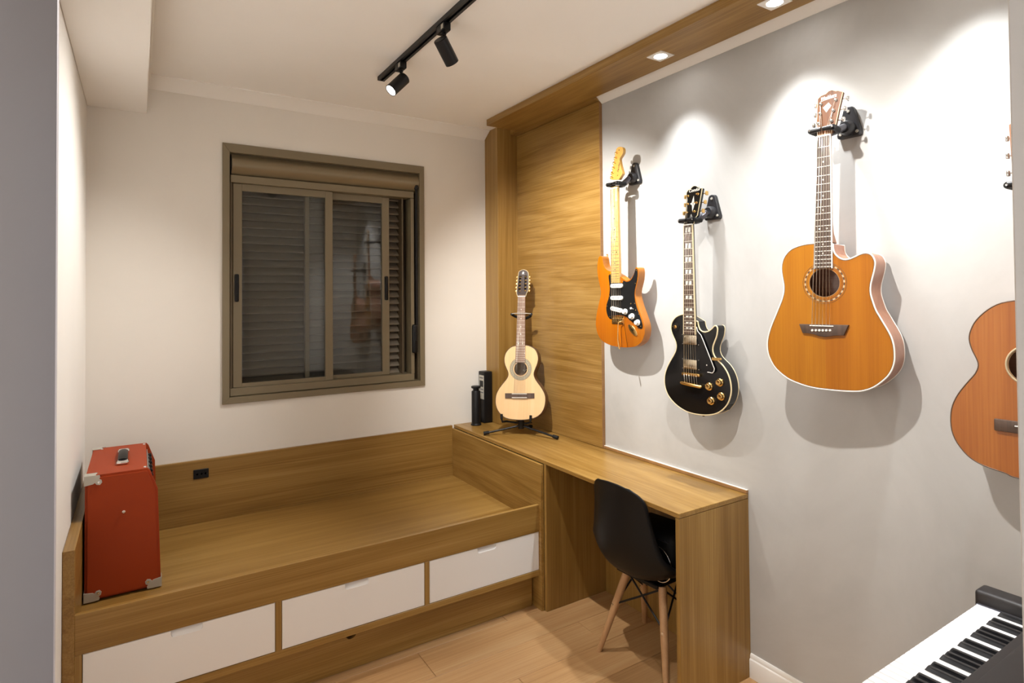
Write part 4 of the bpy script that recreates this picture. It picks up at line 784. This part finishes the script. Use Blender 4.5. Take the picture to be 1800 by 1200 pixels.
# ---------------------------------------------------------------- large cutaway acoustic
def acoustic_body(g, ol, hole, depth, topm, sidem, bindm, rb):
    b = bmesh.new(); add_prism(b, ol, -depth, 0, holes=[hole], top=0, side=1)
    obj('body', b, [topm, sidem], g, ang=30)
    binding(g, 'binding', inset(ol, rb * .35), -rb * .4, rb, bindm); binding(g, 'binding', inset(ol, rb * .35), -depth + rb * .4, rb, bindm)
    obj('hole_edge', tube([(p[0], p[1], -.001) for p in hole], .0012, 6, True), 'inside', g, ang=70)
    b = prism(inset(ol, .003), -.0028, -.0022); bmesh.ops.delete(b, geom=list(b.verts), context='VERTS'); b.free()
def rosette(g, c, r0, r1, n, mats, z=.0003):
    """ring of small inlaid pieces round the sound hole"""
    for k in range(n):
        a0 = 2 * PI * (k + .06) / n; a1 = 2 * PI * (k + .94) / n
        q = [(c[0] + r * math.cos(a), c[1] + r * math.sin(a)) for r, a in ((r0, a0), (r1, a0), (r1, (a0 + a1) / 2), (r1, a1), (r0, a1), (r0, (a0 + a1) / 2))]
        obj('rosette_piece', prism(q, .0001, z), mats[k % len(mats)], g, flat=True)
g = thing('acoustic_guitar', 'large acoustic guitar with honey-coloured cutaway body and white binding on the wall', 'guitar', mat=frame_m((2.195, -2.303, 1.466), .165), local=True)
ol = outline('d_body', 3); hc = (.002, .1475); hole = circle(hc, .0490)
acoustic_body(g, ol, hole, .104, 'cedar', 'mahog', 'bone', .0026)
obj('purfling', tube([(p[0], p[1], .0001) for p in inset(ol, .0040)], .0007, 5, True), 'rosedark', g, ang=70)
rosette(g, hc, .0605, .0655, 44, ('rosewhite', 'rosedark'))
obj('rosette_line', tube([(p[0], p[1], .0002) for p in circle(hc, .0705)], .0006, 6, True), 'rosedark', g, ang=70); obj('rosette_line', tube([(p[0], p[1], .0002) for p in circle(hc, .0570)], .0005, 6, True), 'rosedark', g, ang=70)
br = obj('bridge', prism(tr('d_bridge'), .0002, .009, bev=.002, seg=2), 'rose', g)
s = tr('d_saddle'); obj('saddle', box(s[0][0], s[1][0], -.0015, .0020, .008, .0125, bev=.001), 'bone', br)
for a, c in tr('d_pins'): obj('bridge_pin', lathe([(.0042, 0), (.0042, .002), (.003, .004), (0, .0046)], (a, c, .009), (0, 0, 1), 14), 'bone', br)
nk = [(-.0118, .6495), (.0325, .6495), (-.0272, .1965), (.0300, .1965)]
L, vt, ve = neck_parts(g, nk, .1965, .0015, 'rose', 'mahogn', .022, bind='bone', heel=.285, heel_depth=.085)
frets(g, L, vt, .652, ve, .0075, 'bone', .0010); dots(g, L, vt, .652, .0075, 'bone', (3, 5, 7, 9, 12, 15, 17), .0030)
hd = tr('d_head'); obj('headstock', prism(hd, -.015, .001, bev=.0006, seg=1), ['headwood'], g)
binding(g, 'headstock_binding', hd, .0002, .0015, 'cream')
for i, (a, c) in enumerate(tr('d_tun')): tuner(g, a, c, .001, -1 if i < 3 else 1, 'chrome', 'chrome', .020 if i < 3 else .034, -.010, 1.)
obj('headstock_inlay', prism(tr('d_dia'), .001, .0016), 'pearl', g, flat=True)
t = text_mesh('Washburn', .0150, .0002, .3, .0004); xf(t, Matrix.Translation((.0005, .7745, .0012)) @ Matrix.Rotation(math.radians(4), 4, 'Z') @ Matrix.Diagonal((.80, 1.1, 1, 1))); obj('logo', t, 'pearl', g, flat=True)
obj('logo_flourish', tube([(.001, .7715, .0014), (.012, .7735, .0014), (.030, .7755, .0014), (.052, .7772, .0014)], .0009, 6), 'pearl', g, ang=80)
obj('nut', box(-.0118, .0325, .6495, .654, .0015, .0095), 'bone', g)
pn_ = tr('d_pins'); strings(g, [(-.0078, .651), (.0285, .651)], [(pn_[0][0], .001), (pn_[5][0], .001)], .0098, .0128, 6, (.0011, .0005))
tn = tr('d_tun')
for i in range(3): obj('string', tube([(-.0078 + i * .0073, .651, .0098), (tn[2 - i][0], tn[2 - i][1], .009)], .0008, 5), 'steel', g, ang=90)
for i in range(3): obj('string', tube([(.0285 - i * .0073, .651, .0098), (tn[5 - i][0], tn[5 - i][1], .009)], .0006, 5), 'steel', g, ang=90)
obj('end_pin', lathe([(.006, 0), (.006, .006), (0, .008)], (.012, -.2165, -.050), (0, -1, 0), 12), 'black', g)
obj('battery_cover', box(.072, .112, -.214, -.204, -.070, -.030, bev=.002), 'black', g)
# ---------------------------------------------------------------- mahogany acoustic half hidden by the door frame
g = thing('acoustic_guitar', 'reddish-brown acoustic guitar beside the door frame, only its edge showing', 'guitar', mat=frame_m((2.223, -2.816, 1.215), .05), local=True)
ax = .031
half = [p for p in tr('g_body')]; lh = [(ax - .020, half[0][1] + .001)] + half[1:-1] + [(ax - .045, half[-1][1] - .004), (ax, half[-1][1] - .006)]
rt = [(2 * ax - a, c) for a, c in reversed(lh[:-1])]
ol = [(p.x, p.y) for p in smooth([Vector((a, c, 0)) for a, c in lh + rt], 3, False)]
hc = (ax, .1639); acoustic_body(g, ol, circle(hc, .0500), .095, 'mahogf', 'mahog', 'rosedark', .0018)
obj('rosette_ring', tube([(p[0], p[1], .0002) for p in circle(hc, .0540)], .0028, 6, True), 'rosewhite', g, ang=70)
br = obj('bridge', box(ax - .082, ax + .082, -.0205, .0125, .0002, .009, bev=.003, seg=2), 'rose', g)
obj('saddle', box(ax - .036, ax + .036, -.002, .001, .009, .0125, bev=.0008), 'bone', br)
nk = [(ax - .0215, .635), (ax + .0215, .635), (ax - .027, .215), (ax + .027, .215)]
L, vt, ve = neck_parts(g, nk, .215, .0015, 'rose', 'mahogn', .022, heel=.338, heel_depth=.08)
frets(g, L, vt, .635, ve, .0075, 'steel'); dots(g, L, vt, .635, .0075, 'bone')
obj('headstock', prism([(ax - .022, .636), (ax - .030, .665), (ax - .036, .82), (ax, .835), (ax + .036, .82), (ax + .030, .665), (ax + .022, .636)], -.015, .001, bev=.001, seg=1), 'mahogn', g)
for c in (.688, .736, .784):
    for s in (-1, 1): tuner(g, ax + s * .022, c, .001, s, 'chrome', 'chrome', .020, -.010)
obj('nut', box(ax - .0215, ax + .0215, .635, .6395, .0015, .0095), 'bone', g)
strings(g, [(ax - .018, .637), (ax + .018, .637)], [(ax - .028, -.0005), (ax + .028, -.0005)], .0098, .0128, 6)
# ---------------------------------------------------------------- small ten-string guitar on its stand
VF = frame_m((2.12, -.51, .845), .74, .16)
g = thing('acoustic_guitar', 'small pale acoustic guitar with slotted headstock standing on the desk', 'guitar', mat=VF, local=True)
ol = outline('v_body', 3); hc = (-.010, .2990); hole = circle(hc, .0405)
acoustic_body(g, ol, hole, .072, 'spruce', 'walnut', 'rosedark', .0022)
obj('rosette_ring', plate_with_hole(circle(hc, .066, n=48), circle(hc, .047, n=48), .0001, .0005), 'rosegrey', g, flat=True)
for r in (.0675, .0465, .0525, .0605): obj('rosette_line', tube([(p[0], p[1], .0005) for p in circle(hc, r)], .0008, 6, True), 'rosedark', g, ang=70)
rosette(g, hc, .0535, .0595, 56, ('rosewhite', 'rosegrey'), .0009)
q = tr('v_bridge'); br = obj('bridge', prism(q, .0002, .007, bev=.0015, seg=1), 'rose', g)
s = tr('v_saddle'); ang = math.atan2(s[1][1] - s[0][1], s[1][0] - s[0][0]); bc = ((q[0][0] + q[2][0]) / 2, (q[0][1] + q[2][1]) / 2)
obj('tie_block', xf(box(-.047, .047, -.013, .013, .007, .010, bev=.001), Matrix.Translation((bc[0], bc[1], 0)) @ Matrix.Rotation(ang, 4, 'Z')), 'rose', br)
for dv in (.011, -.011): obj('saddle', xf(box(-.046, .046, -.0015, .0015, .010, .0125), Matrix.Translation((bc[0] - dv * ang, bc[1] + dv, 0)) @ Matrix.Rotation(ang, 4, 'Z')), 'bone', br)
nk = [(-.0402, .7365), (.0060, .7365), (-.0420, .336), (.0180, .336)]
L, vt, ve = neck_parts(g, nk, .336, .0012, 'rosel', 'walnut', .021, heel=.440, heel_depth=.07)
frets(g, L, vt, .592, ve, .0072, 'steel', .0009); dots(g, L, vt, .592, .0072, 'bone', (3, 5, 7, 9, 12), .003)
hd = [(p.x, p.y) for p in smooth([Vector((a, c, 0)) for a, c in tr('v_head')], 2, False)]
sl = tr('v_slots'); slots = []
for i, wd in ((0, .0068), (2, .0068)):
    (a0, c0), (a1, c1) = sl[i], sl[i + 1]; slots.append([(a1 - wd, c1 - .006), (a1 + wd, c1 - .006), (a0 + wd, c0 + .006), (a0 - wd, c0 + .006)])
b = bmesh.new(); add_prism(b, hd, -.018, .001, holes=slots); obj('headstock', b, 'darkhead', g, flat=True)
binding(g, 'headstock_binding', hd, .0002, .0014, 'cream')
for i in (0, 2):
    (a0, c0), (a1, c1) = sl[i], sl[i + 1]
    for k in range(5):
        t = k / 4; a = a0 + (a1 - a0) * t; c = c0 + (c1 - c0) * t; s = -1 if i == 0 else 1
        b = bmesh.new(); add_tube(b, [(a - .0075, c, -.006), (a + .0075, c, -.006)], .0034, 8); add_tube(b, [(a, c, -.008), (a + s * .030, c - .003, -.008)], .0018, 6); add_box(b, a + s * .024 - .005, a + s * .024 + .005, c - .008, c + .006, -.016, -.002, bev=.003, seg=2)
        obj('tuning_peg', b, 'gold', g)
obj('nut', box(-.0402, .0060, .7365, .741, .0012, .0088), 'bone', g)
strings(g, [(-.0370, .738), (.0025, .738)], [(bc[0] - .034, bc[1] + .011), (bc[0] + .034, bc[1] + .011)], .0095, .0125, 10, (.0007, .0004))
t = text_mesh('R', .021, .0002, .2, .0006); xf(t, Matrix.Translation((-.0205, .8775, .0012)) @ Matrix.Diagonal((1.1, 1, 1, 1))); obj('logo', t, 'pearl', g, flat=True)
obj('label_script', tube([(-.012 + .006 * k, .290 + .006 * math.sin(k * 2.2) + k * .0012, -.066) for k in range(9)], .0024, 5), 'bone', g, ang=80)
obj('end_button', lathe([(.005, 0), (.004, .005), (.006, .008), (0, .009)], (-.010, .001, -.030), (0, -1, 0), 12), 'gold', g)
# stand
def wv(u, v, w_): return VF @ Vector((u, v, w_))
st = thing('guitar_stand', 'black folding tripod guitar stand under the small guitar', 'stand', (2.13, -.49, .75))
hub = wv(-.008, -.022, -.045)
b = bmesh.new(); add_lathe(b, [(.017, -.030), (.019, -.026), (.019, .020), (.014, .026)], hub, (0, 0, 1), 18); obj('hub', b, 'black', st)
fe = [Vector((1.946, -.371, .757)), Vector((2.246, -.707, .757)), Vector((2.285, -.375, .757))]
for i, f in enumerate(fe):
    k = hub + Vector((0, 0, -.012)); lg = obj('leg', tube([k, k.lerp(f + Vector((0, 0, .004)), .96)], [.0062, .0058], 10), 'blackm', st, ang=60)
    d = (f + Vector((0, 0, .005)) - k).normalized(); obj('rubber_foot', tube([f - d * .034 + Vector((0, 0, .005)), f + Vector((0, 0, .005))], [.0098, .0110], 12), 'rubber', lg, ang=60)
obj('post', tube([hub, wv(-.008, .0, -.092), wv(-.012, .30, -.098), wv(-.018, .60, -.066)], .0075, 10), 'blackm', st, ang=60)
for s, u in ((-1, -.110), (1, .060)):
    obj('cradle_arm', tube([hub, wv(-.008 + s * .03, -.020, -.050), wv(u * .9, -.014, -.046), wv(u, -.012 if s > 0 else -.016, .006), wv(u + s * .003, .004, .016), wv(u + s * .004, .026, .018)], .0058, 10), 'blackm', st, ang=60)
    obj('cradle_pad', tube([wv(u + s * .003, .002, .016), wv(u + s * .004, .030, .018)], .0078, 10), 'rubber', st, ang=60)
b = bmesh.new(); cx = -.0175; vv = .626
add_tube(b, [wv(cx - .062, vv + .004, -.004), wv(cx - .050, vv - .004, -.034), wv(cx - .02, vv - .014, -.060), wv(cx + .02, vv - .014, -.060), wv(cx + .050, vv - .004, -.034), wv(cx + .062, vv + .004, -.004)], .0085, 10); obj('neck_rest', b, 'rubber', st, ang=60)
obj('neck_strap', tube([wv(cx - .060, vv + .006, .000), wv(cx - .030, vv + .007, .0125), wv(cx + .030, vv + .007, .0125), wv(cx + .060, vv + .006, .000)], .0022, 8), 'silver', st, ang=60)
# ---------------------------------------------------------------- wall hangers
def hanger(label, mat, plate_y, plate_z, nut_u, nut_v, half_w):
    """triangular wall plate, stub arm and self-closing yoke round the neck just above the nut"""
    t = thing('guitar_hanger', label, 'hanger', (W, plate_y, plate_z), 'wall hangers that hold the guitars')
    q = [(-.034, -.050), (.034, -.050), (.040, -.046), (.042, -.036), (.018, .050), (.012, .058), (0, .061), (-.012, .058), (-.018, .050), (-.042, -.036), (-.040, -.046)]
    b = prism(q, 0.0005, .017, bev=.006, seg=3); xf(b, Matrix.Translation((W, plate_y, plate_z)) @ TO_YZ.to_3x3().to_4x4()); pl = obj('wall_plate', b, 'hanger', t)
    for a, c in ((0, .043), (-.029, -.034), (.029, -.034)): obj('screw', lathe([(.006, 0), (.005, .003), (0, .003)], (W - .0165, plate_y - a, plate_z + c), (-1, 0, 0), 12), 'silver', pl)
    c = Vector((W - .017, plate_y, plate_z - .018)); Y = lambda u, v, z: mat @ Vector((u, v, z))
    obj('collar', lathe([(.026, 0), (.026, .020), (.020, .030), (0, .030)], c, (-1, 0, 0), 22), 'hanger', t)
    k0 = c + Vector((-.028, 0, 0)); k1 = Y(nut_u, nut_v, -.046)
    obj('arm', tube([k0, k0.lerp(k1, .5), k1], [.013, .014, .0155], 14), 'grey', t, ang=60)
    b = bmesh.new(); h = half_w
    add_tube(b, [Y(nut_u - h - .008, nut_v, -.030), Y(nut_u - h * .6, nut_v - .001, -.040), Y(nut_u, nut_v - .002, -.046), Y(nut_u + h * .6, nut_v - .001, -.040), Y(nut_u + h + .008, nut_v, -.030)], .0105, 12)
    yk = obj('yoke', b, 'black', t, ang=60)
    for s in (-1, 1):
        b = bmesh.new(); add_tube(b, [Y(nut_u + s * (h + .008), nut_v, -.030), Y(nut_u + s * (h + .010), nut_v, .000), Y(nut_u + s * (h + .010), nut_v, .022)], .0098, 12)
        pr = obj('prong', b, 'rubber', t, ang=60)
        b = bmesh.new(); add_tube(b, [Y(nut_u + s * (h + .010), nut_v, .022), Y(nut_u + s * .003, nut_v + .001, .021)], [.0098, .0072], 12); obj('lock_bar', b, 'black', pr, ang=60)
        obj('pin', lathe([(.003, 0), (.003, .0012), (0, .0014)], Y(nut_u + s * (h + .010), nut_v, .0315), mat.to_3x3() @ Vector((0, 0, 1)), 10), 'chrome', pr)
hanger('black guitar hanger holding up the amber guitar', frame_m((2.233, -1.234, 1.454), .03), -1.252, 2.190, -.008, .680, .026)
hanger('black guitar hanger holding up the black guitar', frame_m((2.233, -1.694, 1.234), .05), -1.728, 1.955, .000, .665, .026)
hanger('black guitar hanger holding up the large honey-coloured guitar', frame_m((2.195, -2.303, 1.466), .165), -2.322, 2.180, .010, .671, .026)
hanger('black guitar hanger holding up the guitar beside the door frame', frame_m((2.223, -2.816, 1.215), .05), -2.86, 1.900, ax, .652, .026)
for o in bpy.data.objects:
    if '_local' in o: del o['_local']
